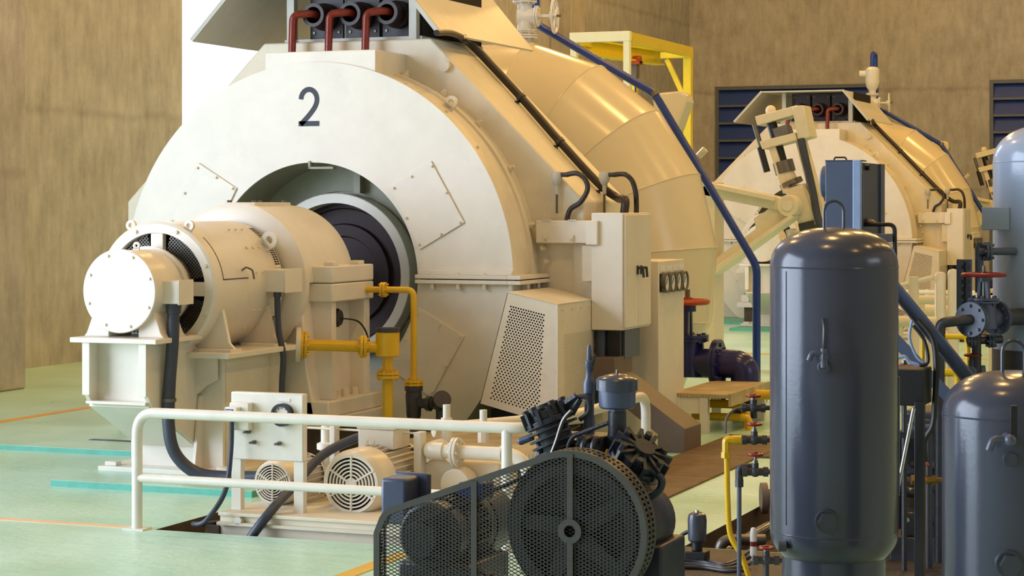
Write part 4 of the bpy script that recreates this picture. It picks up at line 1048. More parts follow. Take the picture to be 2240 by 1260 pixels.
sub('sticker', MB().box(q.x-.05, q.x-.005, pyF-.092, pyF-.09, q.z-.085, q.z-.04), 'sticker', sw)
for k in range(3): sub('sticker_print', MB().box(q.x-.046, q.x-.02+.004*k, pyF-.0925, pyF-.092, q.z-.076+.013*k, q.z-.071+.013*k), 'dial', sw)
for px, py in ((545, 944), (557, 967), (612, 970)):
    q2 = P(px, py, Y=pyF); part('needle_valve', MB().cyl(q2, q2+V((0,-.02,0)), .011, n=10).cyl(q2+V((0,-.02,0)), q2+V((-.008,-.05,0)), .006, n=8), 'dsteel', gpn)
for (h0, h1, r_, pts, lb, fr) in (
    (0, 0, .013, [(q.x-.025, 9.28, q.z-.10), (q.x-.025, 9.27, q.z-.26), (q.x-.03, 9.22, .20), (q.x-.10, 9.15, .06), (q.x-.20, 9.2, .03), (q.x-.15, 9.34, .02), (q.x+.12, 9.7, .03)], 'thin dark grey hose looping from the small gauge panel to the pit edge', 'thin hose at the background gauge panel'),
    (0, 0, .025, [(-4.40, 10.05, .47), (-4.60, 10.0, .47), (-4.86, 9.78, .36), (-4.93, 9.5, .20), (-4.93, 9.24, .10), (-5.02, 9.18, -.05), (-5.03, 9.18, -.15)], 'grey hose passing between the two cream motors over the skid edge', 'grey hose over the background skid')):
    single('hose', MB().tube(spline(pts), r_, 12), 'hose', pts[-1], lb, 'hose', fr)

# ---- inlet valve servomotor behind the casing
def Q(px, py, y=20.0): return P(px, py, Y=y)
sm = thing('valve_servomotor', (Q(1740, 470).x, 20.0, 0), 'cream hydraulic lever mechanism with leaning cylinder between the two machines', 'servomotor',
           'cream lever mechanism partly hidden by the light grey tank at the right edge')
def slab(m, pts, y0, y1): return m.prism([(p.x, p.z) for p in [Q(*q) for q in pts]], 'Y', y0, y1)
part('upper_arm', slab(MB(), [(1540, 398), (1712, 433), (1735, 436), (1745, 452), (1735, 468), (1712, 462), (1540, 428)], 19.95, 20.2), 'cream_soft', sm, .01)
part('upper_arm_flange', slab(MB(), [(1540, 396), (1700, 430), (1700, 440), (1540, 406)], 19.86, 20.2), 'cream_soft', sm, .004)
part('lower_arm', slab(MB(), [(1710, 440), (1745, 450), (1742, 470), (1725, 485), (1545, 612), (1545, 582), (1655, 500), (1650, 478)], 19.97, 20.2), 'cream_soft', sm, .01)
part('lower_arm_flange', slab(MB(), [(1738, 468), (1742, 476), (1545, 618), (1545, 602)], 19.86, 20.2), 'cream_soft', sm, .004)
pv = Q(1723, 450, 19.86)
pb_ = part('pivot_boss', MB().cyl(pv, pv+V((0,.2,0)), .105, n=28), 'cream_soft', sm, .008)
sub('pivot_pin', MB().cyl(pv+V((0,-.02,0)), pv, .05, n=20), 'cream', pb_)
part('cylinder_body', slab(MB(), [(1704, 415), (1742, 402), (1778, 488), (1740, 505)], 20.22, 20.45), 'cream_soft', sm, .008)
a_, b_ = Q(1728, 400, 20.33), Q(1716, 372, 20.33)
part('cylinder_neck', MB().cyl(a_, b_, .085, n=24), 'cream_soft', sm)
part('gland_ring', MB().cyl(Q(1733, 405, 20.33), Q(1729, 396, 20.33), .12, n=16), 'dsteel', sm)
part('coupling', MB().cyl(Q(1719, 378, 20.33), Q(1712, 353, 20.33), .105, n=16), 'dsteel', sm)
part('piston_rod', MB().cyl(Q(1711, 352, 20.33), Q(1686, 262, 20.33), .05, n=18), 'black', sm)
part('clevis_block', slab(MB(), [(1676, 280), (1708, 270), (1715, 290), (1683, 301)], 20.23, 20.42), 'dsteel', sm, .006)
part('crosshead', slab(MB(), [(1640, 253), (1732, 228), (1740, 246), (1645, 273)], 20.2, 20.48), 'cream_soft', sm, .008)
part('crosshead', slab(MB(), [(1650, 308), (1728, 288), (1734, 305), (1656, 326)], 20.2, 20.48), 'cream_soft', sm, .008)
part('top_knob', MB().ball(Q(1686, 242, 20.34), .055), 'cream_soft', sm)
part('switch_box', slab(MB(), [(1722, 232), (1748, 228), (1763, 298), (1736, 306)], 20.18, 20.5), 'cream_soft', sm, .008)
part('side_rail', slab(MB(), [(1668, 322), (1682, 318), (1715, 418), (1700, 424)], 20.24, 20.42), 'cream_soft', sm, .005)
part('side_rail', slab(MB(), [(1719, 300), (1738, 296), (1795, 500), (1772, 505)], 20.36, 20.50), 'cream_soft', sm, .005)
part('side_rail', slab(MB(), [(1705, 505), (1720, 500), (1730, 530), (1715, 540)], 20.24, 20.42), 'cream_soft', sm, .005)
part('damper', MB().cyl(Q(1650, 272, 20.25), Q(1665, 322, 20.25), .025, n=12), 'dsteel', sm)
part('damper', MB().cyl(Q(1663, 322, 20.25), Q(1678, 376, 20.25), .035, n=12), 'black', sm)
part('foot_block', slab(MB(), [(1735, 490), (1768, 482), (1774, 505), (1740, 512)], 20.2, 20.46), 'castgrey', sm)
part('conduit', MB().tube(spline([Q(1752, 303, 20.2), Q(1760, 340, 20.2), Q(1778, 420, 20.2), Q(1790, 480, 20.2), Q(1805, 505, 20.2), Q(1815, 560, 20.2)]), .04, 12), 'hose', sm)
part('post', MB().box(Q(1740, 500).x-.12, Q(1740, 500).x+.12, 20.2, 20.45, 0, Q(1740, 505).z), 'cream_soft', sm, .01)
part('arm_anchor', MB().box(Q(1545, 500).x-.15, Q(1545, 500).x+.1, 19.95, 20.3, 0, Q(1540, 398).z), 'cream_soft', sm, .01)
# ================================================================== GANTRY behind the near machine
gn = thing('hoist_gantry', (-7.6, 23.5, 0), 'yellow steel hoist gantry with a pale front portal before the rear concrete wall', 'gantry')
def gx_(px, y): return P(px, 100, Y=y).x
zt = P(1315, 72, Y=22).z
xa, xb = gx_(1256, 22), gx_(1372, 22)
part('front_post', MB().box(xa-.035, xa+.035, 21.965, 22.035, 0, zt-.10), 'pale', gn)
part('front_post', MB().box(xb-.035, xb+.035, 21.965, 22.035, 0, zt-.10), 'pale', gn)
part('front_beam', MB().box(xa-.04, xb+.04, 21.96, 22.04, zt-.10, zt+.01), 'pale', gn, .004)
xr = gx_(1505, 25.6); z2 = P(1505, 103, Y=25.6).z
part('rear_post', MB().box(xr-.05, xr+.05, 25.55, 25.65, 0, z2-.14), 'yellow_lt', gn)
x3 = gx_(1385, 25.6); part('rear_post', MB().box(x3-.05, x3+.05, 25.55, 25.65, 0, z2-.14), 'yellow_lt', gn)
part('rear_beam', MB().box(x3-.3, xr+.05, 25.53, 25.67, z2-.14, z2), 'yellow_lt', gn, .004)
part('side_beam', MB().bar((xb, 22.05, zt-.06), (xr, 25.55, z2-.06), .1, .12), 'yellow_lt', gn)
part('side_beam', MB().bar((xa, 22.05, zt-.06), (x3, 25.55, z2-.06), .1, .12), 'yellow_lt', gn)
ib0, ib1 = P(1262, 100, Y=22.4), P(1443, 127, Y=24.6)
ib = part('runway_beam', MB().bar(ib0, ib1, .02, .16), 'yellow_lt', gn)
sub('beam_flange', MB().bar(ib0+V((0,0,.08)), ib1+V((0,0,.08)), .14, .02), 'yellow_lt', ib); sub('beam_flange', MB().bar(ib0-V((0,0,.08)), ib1-V((0,0,.08)), .14, .02), 'yellow_lt', ib)
part('brace', MB().bar((xr, 25.6, z2-.75), (xr-.28, 25.6, z2-.15), .06, .06), 'yellow_lt', gn)
part('brace', MB().bar((xr-.02, 25.6, z2-.7), (xr-.3, 25.6, 1.8), .06, .06), 'yellow_lt', gn)
hc_ = lerp(ib0, ib1, .66)
hk = thing('chain_hoist', (hc_.x, hc_.y, hc_.z-.3), 'small brown chain hoist hanging from the yellow runway beam', 'hoist')
part('body', MB().box(hc_.x-.07, hc_.x+.07, hc_.y-.05, hc_.y+.05, hc_.z-.30, hc_.z-.12), 'brown', hk, .015)
part('trolley', MB().box(hc_.x-.1, hc_.x+.1, hc_.y-.09, hc_.y+.09, hc_.z-.13, hc_.z-.09).cyl((hc_.x-.1, hc_.y, hc_.z-.07), (hc_.x+.1, hc_.y, hc_.z-.07), .05, n=12), 'redor', hk)
for dx in (-.03, .03): part('chain', MB().cyl((hc_.x+dx, hc_.y, hc_.z-.28), (hc_.x+dx, hc_.y, hc_.z-1.6), .012, n=6), 'castgrey', hk)

# ================================================================== AIR RECEIVERS
RV, FV = V((CT, ST, 0)), V((-ST, CT, 0))
def receiver(c, R, z0, z1, mat, label, skirt=True, fit=True, px0=0):
    """upright receiver: z0..z1 overall shell, domed ends"""
    c = V(c); hd_ = R*.62; t_ = thing('air_receiver', (c.x, c.y, 0), label, 'tank', group=None)
    prof = []
    n = 12
    for i in range(n+1):
        u = i/n*PI/2; prof.append((max(.001, R*math.sin(u)**.85), z0+hd_*(1-math.cos(u)**.9)))
    pr2 = [(r, z1-(z-z0)) for r, z in prof][::-1]
    part('shell', MB().lathe(prof+pr2, (c.x, c.y, 0), (0,0,1), 64), mat, t_)
    for z in (z0+hd_, z1-hd_): part('girth_weld', MB().tube([V((c.x+(R-.001)*math.cos(2*PI*i/48), c.y+(R-.001)*math.sin(2*PI*i/48), z)) for i in range(48)], .0035, 6, closed=True), mat, t_)
    if skirt: part('skirt', MB().ring((c.x, c.y, 0), (0,0,1), R*.78, R*.81, 0, z0+hd_*.7, 48), mat, t_)
    tl = []
    for i in range(13):
        u = PI*i/12; tl.append(V((c.x, c.y, z1+.06))+RV*(.037*math.cos(u))+V((0,0,.04*math.sin(u))))
    tl = [tl[0]-V((0,0,.075))]+tl+[tl[-1]-V((0,0,.075))]
    part('lifting_loop', MB().tube(tl, .0062, 8), mat, t_)
    def surf(off, z, out=0): return V((c.x, c.y, z))+RV*off-FV*(math.sqrt(R*R-off*off)+out)
    return t_, surf
c1 = P(1824, 500, zc=7.9); t1, sf = receiver((c1.x, c1.y, 0), .242, .262, 1.563, 'tank', 'dark grey upright air tank with lifting loop and small tap, in the centre right')
p_ = sf(-.20, .9); part('long_weld', MB().cyl((p_.x, p_.y, .45), (p_.x, p_.y, 1.40), .003, n=6), 'tank', t1)
q = sf(-.077, 1.05)
tap = part('tap_body', MB().cyl(q, q-FV*.035, .021, n=14).cyl(q-FV*.035, q-FV*.035+V((0,0,.07)), .014, n=12).cyl(q-FV*.035+V((0,0,.03)), q-FV*.035+V((0,0,.05)), .019, n=6), 'grey', t1, label='grey drain tap')
q2 = q-FV*.035+V((0,0,.065))
sub('lever', MB().tube(spline([q2, q2+V((0,0,.04))-FV*.008, q2+V((0,0,.085))+RV*.002, q2+V((0,0,.115))-RV*.003]), .0085, 8), 'castgrey', tap)
sub('spout', MB().tube([q2-V((0,0,.015)), q2-V((0,0,.012))-RV*.045, q2-RV*.055-V((0,0,.04))], .011, 10, .02), 'grey', tap)
q = sf(-.064, .48)
pl_ = part('drain_boss', MB().cyl(q+FV*.01, q-FV*.018, .043, n=24), 'tank', t1)
sub('hex_plug', MB().cyl(q-FV*.018, q-FV*.045, .036, n=6), 'tank', pl_)
q = sf(.235, .9); part('side_pipe', MB().cyl((q.x, q.y, .55), (q.x, q.y, 1.0), .006, n=8), 'grey', t1)
q = sf(-.20, .37); part('side_stub', MB().cyl(q, q-RV*.03, .02, n=12), 'grey', t1)
c2 = P(2217, 812, zc=6.87); t2, sf = receiver((c2.x, c2.y, 0), .232, .1, 1.10, 'tank', 'shorter dark grey air tank cut off by the right edge in front')
q = sf(-.075, .90)
tap = part('tap_body', MB().cyl(q, q-FV*.05, .02, n=14).ball(q-FV*.05, .02), 'grey', t2)
sub('lever', MB().bar(q-FV*.04+V((.012,0,0)), q-FV*.045+V((.012,0,.11)), .02, .012), 'black', tap)
sub('spout', MB().tube([q-FV*.035, q-FV*.035-RV*.05+V((0,0,.005)), q-FV*.035-RV*.065-V((0,0,.035))], .012, 10, .02), 'grey', tap)
part('union', MB().cyl(sf(-.068, .835), sf(-.068, .835)-FV*.02, .022, n=16), 'tank', t2)
q = sf(-.07, .50); pl_ = part('drain_boss', MB().cyl(q+FV*.01, q-FV*.018, .043, n=24), 'tank', t2); sub('hex_plug', MB().cyl(q-FV*.018, q-FV*.045, .034, n=6), 'tank', pl_)
c3 = P(2312, 268, zc=10.0); t3, sf = receiver((c3.x, c3.y, 0), .302, .72, 2.04, 'tank_lt', 'tall pale grey air tank at the right edge behind the shorter tank')
part('support_drum', MB().lathe([(.29, 0), (.306, .01), (.306, .955), (.28, .965)], (c3.x, c3.y, 0), (0,0,1), 48), 'castgrey', t3)
q = P(2163, 478, zc=9.9); part('bracket', MB().box(q.x-.03, q.x+.1, q.y-.02, q.y+.06, q.z-.055, q.z+.055), 'tank_lt', t3, .004)

# ================================================================== COMPRESSOR with belt guard
YG, DG = 6.49, .105
ac = thing('air_compressor', (-2.5, 6.8, 0), 'dark two-cylinder air compressor with wire-mesh belt guard in the foreground', 'compressor')
gC = P(1247, 1162, Y=YG); kk = (gC-V((0,0,HC))).length/F
kk = (-ST*gC.x+CT*gC.y)/F            # metres per pixel there
RG = 176*kk
def G(px, py): p = P(px, py, Y=YG); return (p.x, p.z)
outl = [G(817, 1400), G(817, 1165)]
for i in range(1, 6):
    t = math.radians(180-i*14); c0 = G(872, 1160); outl.append((c0[0]+55*kk*math.cos(t), c0[1]+55*kk*math.sin(t)))
ta, tb_ = math.radians(110), math.radians(-35)
for i in range(37):
    t = ta+(tb_-ta)*i/36; outl.append((gC.x+RG*math.cos(t), gC.z+RG*math.sin(t)))
outl.append((outl[-1][0]-.10, outl[0][1]))
def offset_poly(pts, d):
    n = len(pts); out = []; area_ = sum(pts[i][0]*pts[(i+1) % n][1]-pts[(i+1) % n][0]*pts[i][1] for i in range(n)); s_ = 1 if area_ > 0 else -1
    for i in range(n):
        p0, p1, p2 = V((*pts[i-1], 0)), V((*pts[i], 0)), V((*pts[(i+1) % n], 0))
        e1 = (p1-p0).normalized(); e2 = (p2-p1).normalized(); n1 = V((-e1.y, e1.x, 0))*s_; n2 = V((-e2.y, e2.x, 0))*s_
        b = (n1+n2); b = b/max(.3, b.length_squared/2) if b.length > 1e-6 else n1
        out.append((p1.x+b.x*d*1.0, p1.y+b.y*d*1.0))
    return out
inn = offset_poly(outl, .022)
n = len(outl); m = MB()
for y0, y1 in ((YG, YG+.004),):
    vs = [(x, y0, z) for x, z in outl]+[(x, y0, z) for x, z in inn]+[(x, y1, z) for x, z in outl]+[(x, y1, z) for x, z in inn]
    fs = []
    for i in range(n):
        j = (i+1) % n; fs += [(i, j, n+j, n+i), (2*n+i, 3*n+i, 3*n+j, 2*n+j), (i, 2*n+i, 2*n+j, j), (n+i, n+j, 3*n+j, 3*n+i)]
    m.add(vs, fs)
part('guard_frame', m, 'guard', ac)
m = MB()
for ang in (math.radians(27), math.radians(-27)):
    for (p, q) in hatch([inn], ang, .0112): m.bar((p[0], YG+.004, p[1]), (q[0], YG+.004, q[1]), .0030, .002, (0,1,0))
part('guard_mesh', m, 'guard', ac)
for px in (1247, 1037):
    p_, q = G(px, 1200), None
    zt_ = gC.z+RG-.01 if px == 1247 else G(px, 1052)[1]
    for za, zb in (((gC.z+.036, zt_), (outl[0][1]+.01, gC.z-.036)) if px == 1247 else ((outl[0][1]+.01, zt_),)):
        part('guard_bar', MB().box(p_[0]-.0105, p_[0]+.0105, YG-.004, YG+.002, za, zb), 'guard', ac)
part('guard_back', MB().cyl((gC.x, YG+DG-.004, gC.z), (gC.x, YG+DG, gC.z), RG*.985, n=64), 'black', ac)
part('hub_hole', MB().cyl((gC.x, YG+.003, gC.z), (gC.x, YG+.006, gC.z), .022, n=24), 'dark', ac)
part('guard_hub', MB().ring((gC.x, YG-.006, gC.z), (0,1,0), .020, .041, 0, .008, 36), 'guard', ac)
# ladder rim
for (i0, i1, nm) in ((0, n-2, 'rim'),):
    m = MB()
    for i in range(i0, i1):
        (x0, z0), (x1, z1) = outl[i], outl[i+1]
        for ya, yb in ((YG+.002, YG+.022), (YG+DG-.022, YG+DG)):
            m.add([(x0, ya, z0), (x1, ya, z1), (x1, yb, z1), (x0, yb, z0)], [(0, 1, 2, 3)])
        L_ = math.hypot(x1-x0, z1-z0); k = max(1, int(L_/.011))
        for j in range(k):
            t = (j+.5)/k; px_, pz_ = x0+(x1-x0)*t, z0+(z1-z0)*t; ux, uz = (x1-x0)/L_*.0046, (z1-z0)/L_*.0046
            m.add([(px_-ux, YG+.02, pz_-uz), (px_+ux, YG+.02, pz_+uz), (px_+ux, YG+DG-.02, pz_+uz), (px_-ux, YG+DG-.02, pz_-uz)], [(0, 1, 2, 3)])
        ym = YG+DG/2
        m.add([(x0, ym-.009, z0), (x1, ym-.009, z1), (x1, ym+.009, z1), (x0, ym+.009, z0)], [(0, 1, 2, 3)])
    part('guard_rim', m, 'guard', ac)
vs = [(x, YG+DG, z) for x, z in outl]; 
# flywheel and belt
fy = YG+.055
m = MB().ring((gC.x, 0, gC.z), (0,1,0), .185, .222, fy-.03, fy+.03, 56).cyl((gC.x, fy-.04, gC.z), (gC.x, fy+.04, gC.z), .04, n=24)
for k in range(5):
    t = 2*PI*k/5+.3; d = V((math.cos(t), 0, math.sin(t))); e = V((-d.z, 0, d.x))
    m.hexa([V((gC.x, fy-.012, gC.z))+d*.03-e*.03, V((gC.x, fy+.012, gC.z))+d*.03-e*.03, V((gC.x, fy+.012, gC.z))+d*.03+e*.03, V((gC.x, fy-.012, gC.z))+d*.03+e*.03],
           [V((gC.x, fy-.012, gC.z))+d*.19+e*.02, V((gC.x, fy+.012, gC.z))+d*.19+e*.02, V((gC.x, fy+.012, gC.z))+d*.19+e*.07, V((gC.x, fy-.012, gC.z))+d*.19+e*.07])
part('flywheel', m, 'compr', ac)
mc = P(945, 1172, Y=YG+.14)
for dy in (-.012, .012):
    R_, r_ = .224, .06; P2 = V((mc.x, fy+dy, mc.z)); P1 = V((gC.x, fy+dy, gC.z)); pts = []
    dd = P2-P1; L_ = math.hypot(dd.x, dd.z); base = math.atan2(dd.z, dd.x); al = math.acos((R_-r_)/L_)
    for i in range(25):
        t = base+al+(2*PI-2*al)*i/24; pts.append(P1+V((math.cos(t), 0, math.sin(t)))*R_)
    for i in range(9):
        t = base-al+2*al*i/8; pts.append(P2+V((math.cos(t), 0, math.sin(t)))*r_)
    part('belt', MB().tube(pts, .007, 6, closed=True), 'black', ac)
part('pulley', MB().cyl((mc.x, fy-.03, mc.z), (mc.x, fy+.03, mc.z), .06, n=28), 'compr', ac)
# motor
Rm = .118
part('motor_shield', MB().lathe([(.001, .0), (Rm*.9, 0), (Rm, .012), (Rm, .08)], (mc.x, YG+.115, mc.z), (0,1,0), 48), 'compr', ac)
part('motor_frame', MB().cyl((mc.x, YG+.18, mc.z), (mc.x, YG+.48, mc.z), Rm*.9, n=36), 'compr', ac)
m = MB()
for i in range(40):
    t = 2*PI*i/40; d = V((math.cos(t), 0, math.sin(t))); c_ = V((mc.x, 0, mc.z)); m.bar(c_+V((0, YG+.20, 0))+d*Rm*.97, c_+V((0, YG+.38, 0))+d*Rm*.97, .005, .024, d)
part('motor_fins', m, 'compr', ac, kind='stuff')
part('motor_band', MB().ring((mc.x, 0, mc.z), (0,1,0), Rm*.9, Rm*1.08, YG+.38, YG+.43, 40), 'guard', ac)
part('motor_cowl', MB().lathe([(Rm*1.1, .44), (Rm*1.12, .60), (Rm*.95, .64), (.001, .64)], (mc.x, YG, mc.z), (0,1,0), 40), 'compr', ac)
jb = P(832, 1110, Y=YG+.22)
jbx = part('junction_box', MB().box(jb.x, jb.x+.10, jb.y, jb.y+.12, jb.z-.06, jb.z+.105), 'bluegrey', ac, .012)
sub('box_lid', MB().box(jb.x-.003, jb.x+.135, jb.y+.12, jb.y+.15, jb.z-.06, jb.z+.112), 'bluegrey', jbx, .008)
part('motor_eye', eye((mc.x+.05, YG+.42, mc.z+Rm), (0,0,1), (0,1,0), .022), 'compr', ac)
part('motor_box', MB().box(mc.x+.03, mc.x+.13, YG+.30, YG+.40, mc.z+Rm*.9, mc.z+Rm+.05), 'navy', ac, .008)
# crankcase and cylinders
YP = YG+.36
cc = V((gC.x+.09, YP, gC.z-.02))
part('crankcase', MB().lathe([(.001, -.16), (.10, -.16), (.13, -.12), (.14, 0), (.13, .12), (.10, .16), (.001, .16)], cc, (0,1,0), 32), 'compr', ac)
part('crankcase_foot', MB().box(cc.x-.16, cc.x+.16, cc.y-.14, cc.y+.14, .30, cc.z-.05), 'compr', ac, .01)
part('shaft', MB().cyl((gC.x, fy, gC.z), (gC.x, cc.y, gC.z), .025, n=14), 'dsteel', ac)
def finned(a, b, r, nf, base_r=.7, head=True, nm='cylinder'):
    a, b = V(a), V(b); d = (b-a); L_ = d.length; d.normalize(); prof = [(.001, 0), (r*base_r, 0)]
    for i in range(nf):
        h0 = L_*(i+.25)/nf; h1 = L_*(i+.6)/nf; prof += [(r*base_r, h0), (r, h0+.001), (r, h1), (r*base_r, h1+.001)]
    prof += [(r*base_r, L_), (.001, L_)]
    return part(nm, MB().lathe(prof, a, d, 36), 'compr', ac), d
def head(b, d, r, nm='cylinder_head'):
    b = V(b); a_, b2, _ = frame(d); h = part(nm, MB().cyl(b, b+d*.022, r*1.0, n=32).cyl(b+d*.022, b+d*.05, r*.88, n=32), 'compr', ac, .003)
    for k in range(12):
        t = 2*PI*k/12; e = a_*math.cos(t)+b2*math.sin(t); sub('head_fin', MB().bar(b+d*.035+e*r*.35, b+d*.035+e*r*1.08, .012, .055, d), 'compr', h)
    for k in range(6):
        t = 2*PI*k/6+.26; e = a_*math.cos(t)+b2*math.sin(t); sub('head_bolt', MB().bolt(b+d*.045+e*r*.8, d, .013, .03), 'castgrey', h)
    sub('valve_cover', MB().cyl(b+d*.04, b+d*.075, r*.38, n=14), 'compr', h); return h
a1, b1_ = P(1262, 1075, Y=YP), P(1205, 928, Y=YP)
_, d1 = finned(a1, b1_, .094, 10, .62); head(b1_, d1, .086)
a2, b2_ = P(1330, 1105, Y=YP-.03), P(1392, 1010, Y=YP-.05)
_, d2 = finned(a2, b2_, .104, 7, .65); head(b2_, (d2+V((0,-.25,0))).normalized(), .100)
# discharge nozzle and tubes
part('unloader', MB().cyl(P(1250, 905, Y=YP), P(1268, 872, Y=YP), .013, n=8).cyl(P(1240, 883, Y=YP), P(1262, 868, Y=YP), .017, n=6), 'compr', ac)
part('tube', MB().tube(spline([P(1240, 880, Y=YP), P(1262, 868, Y=YP), P(1285, 872, Y=YP), P(1288, 900, Y=YP), P(1268, 918, Y=YP)]), .009, 8), 'castgrey', ac)
part('tube', MB().tube(spline([P(1250, 898, Y=YP-.1), P(1232, 920, Y=YP-.1), P(1217, 965, Y=YP-.1), P(1203, 1005, Y=YP-.1), P(1192, 1060, Y=YP-.1)]), .0075, 8), 'dsteel', ac)
part('tube', MB().tube([P(1242, 1040, Y=YP-.08), P(1242, 975, Y=YP-.08), P(1252, 955, Y=YP-.08), P(1330, 925, Y=YP-.08)], .008, 8, .03), 'castgrey', ac)
for px in (1275, 1297): part('tube', MB().tube([P(px, 1040, Y=YP-.1), P(px, 968, Y=YP-.1), P(px+12, 960, Y=YP-.06)], .011, 8, .02), 'castgrey', ac)
part('side_nozzle', MB().cyl(P(1165, 955, Y=YP), P(1140, 965, Y=YP), .014, n=10).ball(P(1140, 965, Y=YP), .014), 'bluegrey', ac)
part('drop_tube', MB().cyl(P(1180, 960, Y=YP), P(1183, 1010, Y=YP), .013, n=8).cyl(P(1181, 1000, Y=YP), P(1178, 1050, Y=YP), .018, n=8), 'bluegrey', ac)
part('manifold', MB().box(*sorted((P(1272, 960, Y=YP).x, P(1330, 960, Y=YP).x)), YP-.06, YP+.05, P(1300, 1000, Y=YP).z, P(1300, 950, Y=YP).z), 'compr', ac, .008)
part('intake_elbow', MB().tube([P(1350, 900, Y=YP), P(1350, 960, Y=YP), P(1330, 1000, Y=YP), P(1360, 1050, Y=YP)], .032, 14, .06), 'compr', ac)
part('right_hose', MB().tube(spline([P(1425, 1030, Y=YP-.1), P(1447, 1048, Y=YP-.1), P(1440, 1075, Y=YP-.1), P(1405, 1098, Y=YP-.1)]), .013, 10), 'compr', ac)
part('oil_tag', MB().cyl(P(1325, 990, Y=YP-.05), P(1345, 998, Y=YP-.05), .014, n=10), 'yellow', ac)
# safety valve
sx_ = P(1289, 900, Y=YP+.05)
part('safety_valve', MB().lathe([(.020, -.09), (.020, -.02), (.017, -.01), (.017, .06), (.021, .065), (.021, .1), (.012, .125), (.012, .15), (.015, .155), (.015, .175), (.009, .18), (.009, .215), (.005, .235), (.001, .235)], sx_, (0,0,1), 18), 'bluegrey', ac)
part('valve_lever', MB().bar(sx_+V((.004, 0, .12)), sx_+V((.02, 0, .20)), .012, .006), 'black', ac)
# intake filter
fc = P(1350, 855, Y=YP)
k2 = (-ST*fc.x+CT*fc.y)/F
fl = part('air_filter', MB().lathe([(.001, -38*k2), (36*k2, -38*k2), (40*k2, -34*k2), (41*k2, 5*k2), (41*k2, 12*k2)], fc, (0,0,1), 36), 'bluegrey', ac)
sub('filter_cap', MB().lathe([(46*k2, 2*k2), (46*k2, 25*k2), (42*k2, 29*k2), (20*k2, 36*k2), (8*k2, 38*k2), (.001, 38*k2)], fc, (0,0,1), 36), 'tank', fl)
sub('cap_nut', MB().cyl(fc+V((0,0,37*k2)), fc+V((0,0,46*k2)), .005, n=8), 'dsteel', fl)
part('filter_stem', MB().cyl(fc-V((0,0,36*k2)), fc-V((0,0,80*k2)), .024, n=18).cyl(fc-V((0,0,38*k2)), fc-V((0,0,44*k2)), .03, n=8), 'bluegrey', ac)
# base
part('base_frame', MB().box(-3.02, -2.02, YG-.02, YG+.66, .10, .16), 'guard', ac, .008)
part('motor_rail', MB().box(mc.x-.14, mc.x+.14, YG+.16, YG+.52, .16, mc.z-Rm*.85), 'compr', ac, .01)
part('pump_plinth', MB().box(cc.x-.18, cc.x+.18, cc.y-.16, cc.y+.16, .16, .30), 'compr', ac, .01)
for x in (-2.95, -2.1):
    for y in (YG+.04, YG+.6): part('foot', MB().cyl((x, y, 0), (x, y, .1), .04, .035, n=14), 'black', ac)

# ================================================================== SMALL VALVES left of the centre tank
def small_valve(px, py, Y, stem_px, label, wr=.030, name='stop_valve', mat='castgrey', wm='red', r=.017, tail=None, drop=None):
    c = P(px, py, Y=Y); top = P(px, stem_px, Y=Y)
    t_ = thing(name, c, label, 'valve')
    part('body', MB().cyl(c-RV*.05, c+RV*.05, r, n=14).ball(c, r*1.35).cyl(c, c+V((0,0,r*2.2)), r*.9, n=8), mat, t_)
    for s_ in (-1, 1): part('hex_end', MB().cyl(c+RV*s_*.035, c+RV*s_*.055, r*1.35, n=6), mat, t_)
    part('stem', MB().cyl(c, top, .006, n=8).cyl(c+V((0,0,r*2)), c+V((0,0,r*2.9)), r*.7, n=6), 'dsteel', t_)
    part('handwheel', wheel((c.x, c.y, top.z), (0,0,1), wr, .0062, 4), wm, t_)
    if drop is not None: part('drop_pipe', MB().cyl(c, V((c.x, c.y, drop)), .012, n=10), mat, t_)
    if tail: part('pipe', MB().cyl(c+RV*.05, c+RV*tail, .012, n=10), mat, t_)
    return t_, c
v1, k1 = small_valve(1648, 892, 9.4, 866, 'small valve with red handwheel, uppermost beside the grey tank', tail=.45)
part('thin_tube', MB().tube(spline([k1-RV*.05, k1-RV*.09+V((0,0,-.01)), k1-RV*.125-V((0,0,.05)), k1-RV*.13-V((0,0,.12))]), .006, 8), 'dsteel', v1)
v2, k2_ = small_valve(1650, 962, 8.9, 928, 'small valve with red handwheel joined to the yellow pipe', tail=.4)
v3, k3 = small_valve(1652, 1032, 8.7, 994, 'small valve with red handwheel on the grey drop pipe', tail=.4)
yp = thing('yellow_drop_pipe', (P(1640, 1260, Y=8.9).x, 8.9, 0), 'yellow drop pipe with square elbow left of the grey tank', 'pipe')
el = P(1588, 962, Y=8.9)
part('pipe', MB().tube(spline([el, P(1590, 1010, Y=8.9), P(1592, 1100, Y=8.9), P(1598, 1170, Y=8.9), P(1622, 1215, Y=8.9), P(1640, 1265, Y=8.9), V((P(1648, 1300, Y=8.9).x, 8.9, 0))]), .013, 12), 'yellow', yp)
part('elbow', MB().tube([el-V((0,0,.06)), el+V((0,0,.0)), el+RV*.05], .018, 8, .012).cyl(el-V((0,0,.055)), el-V((0,0,.08)), .022, n=6), 'yellow', yp)
part('union', MB().cyl(el+RV*.03, el+RV*.08, .020, n=12), 'yellow', yp)
gp0 = P(1617, 1022, Y=8.7)
gpp = thing('grey_drop_pipe', (gp0.x, 8.7, 0), 'thin dark grey drop pipe with elbow left of the grey tank', 'pipe')
part('pipe', MB().cyl(gp0, (gp0.x, 8.7, 0), .0105, n=12), 'grey', gpp)
part('elbow', MB().tube([gp0-V((0,0,.06)), gp0, gp0+RV*.06], .017, 10, .02).cyl(gp0-V((0,0,.055)), gp0-V((0,0,.085)), .019, n=6), 'castgrey', gpp)
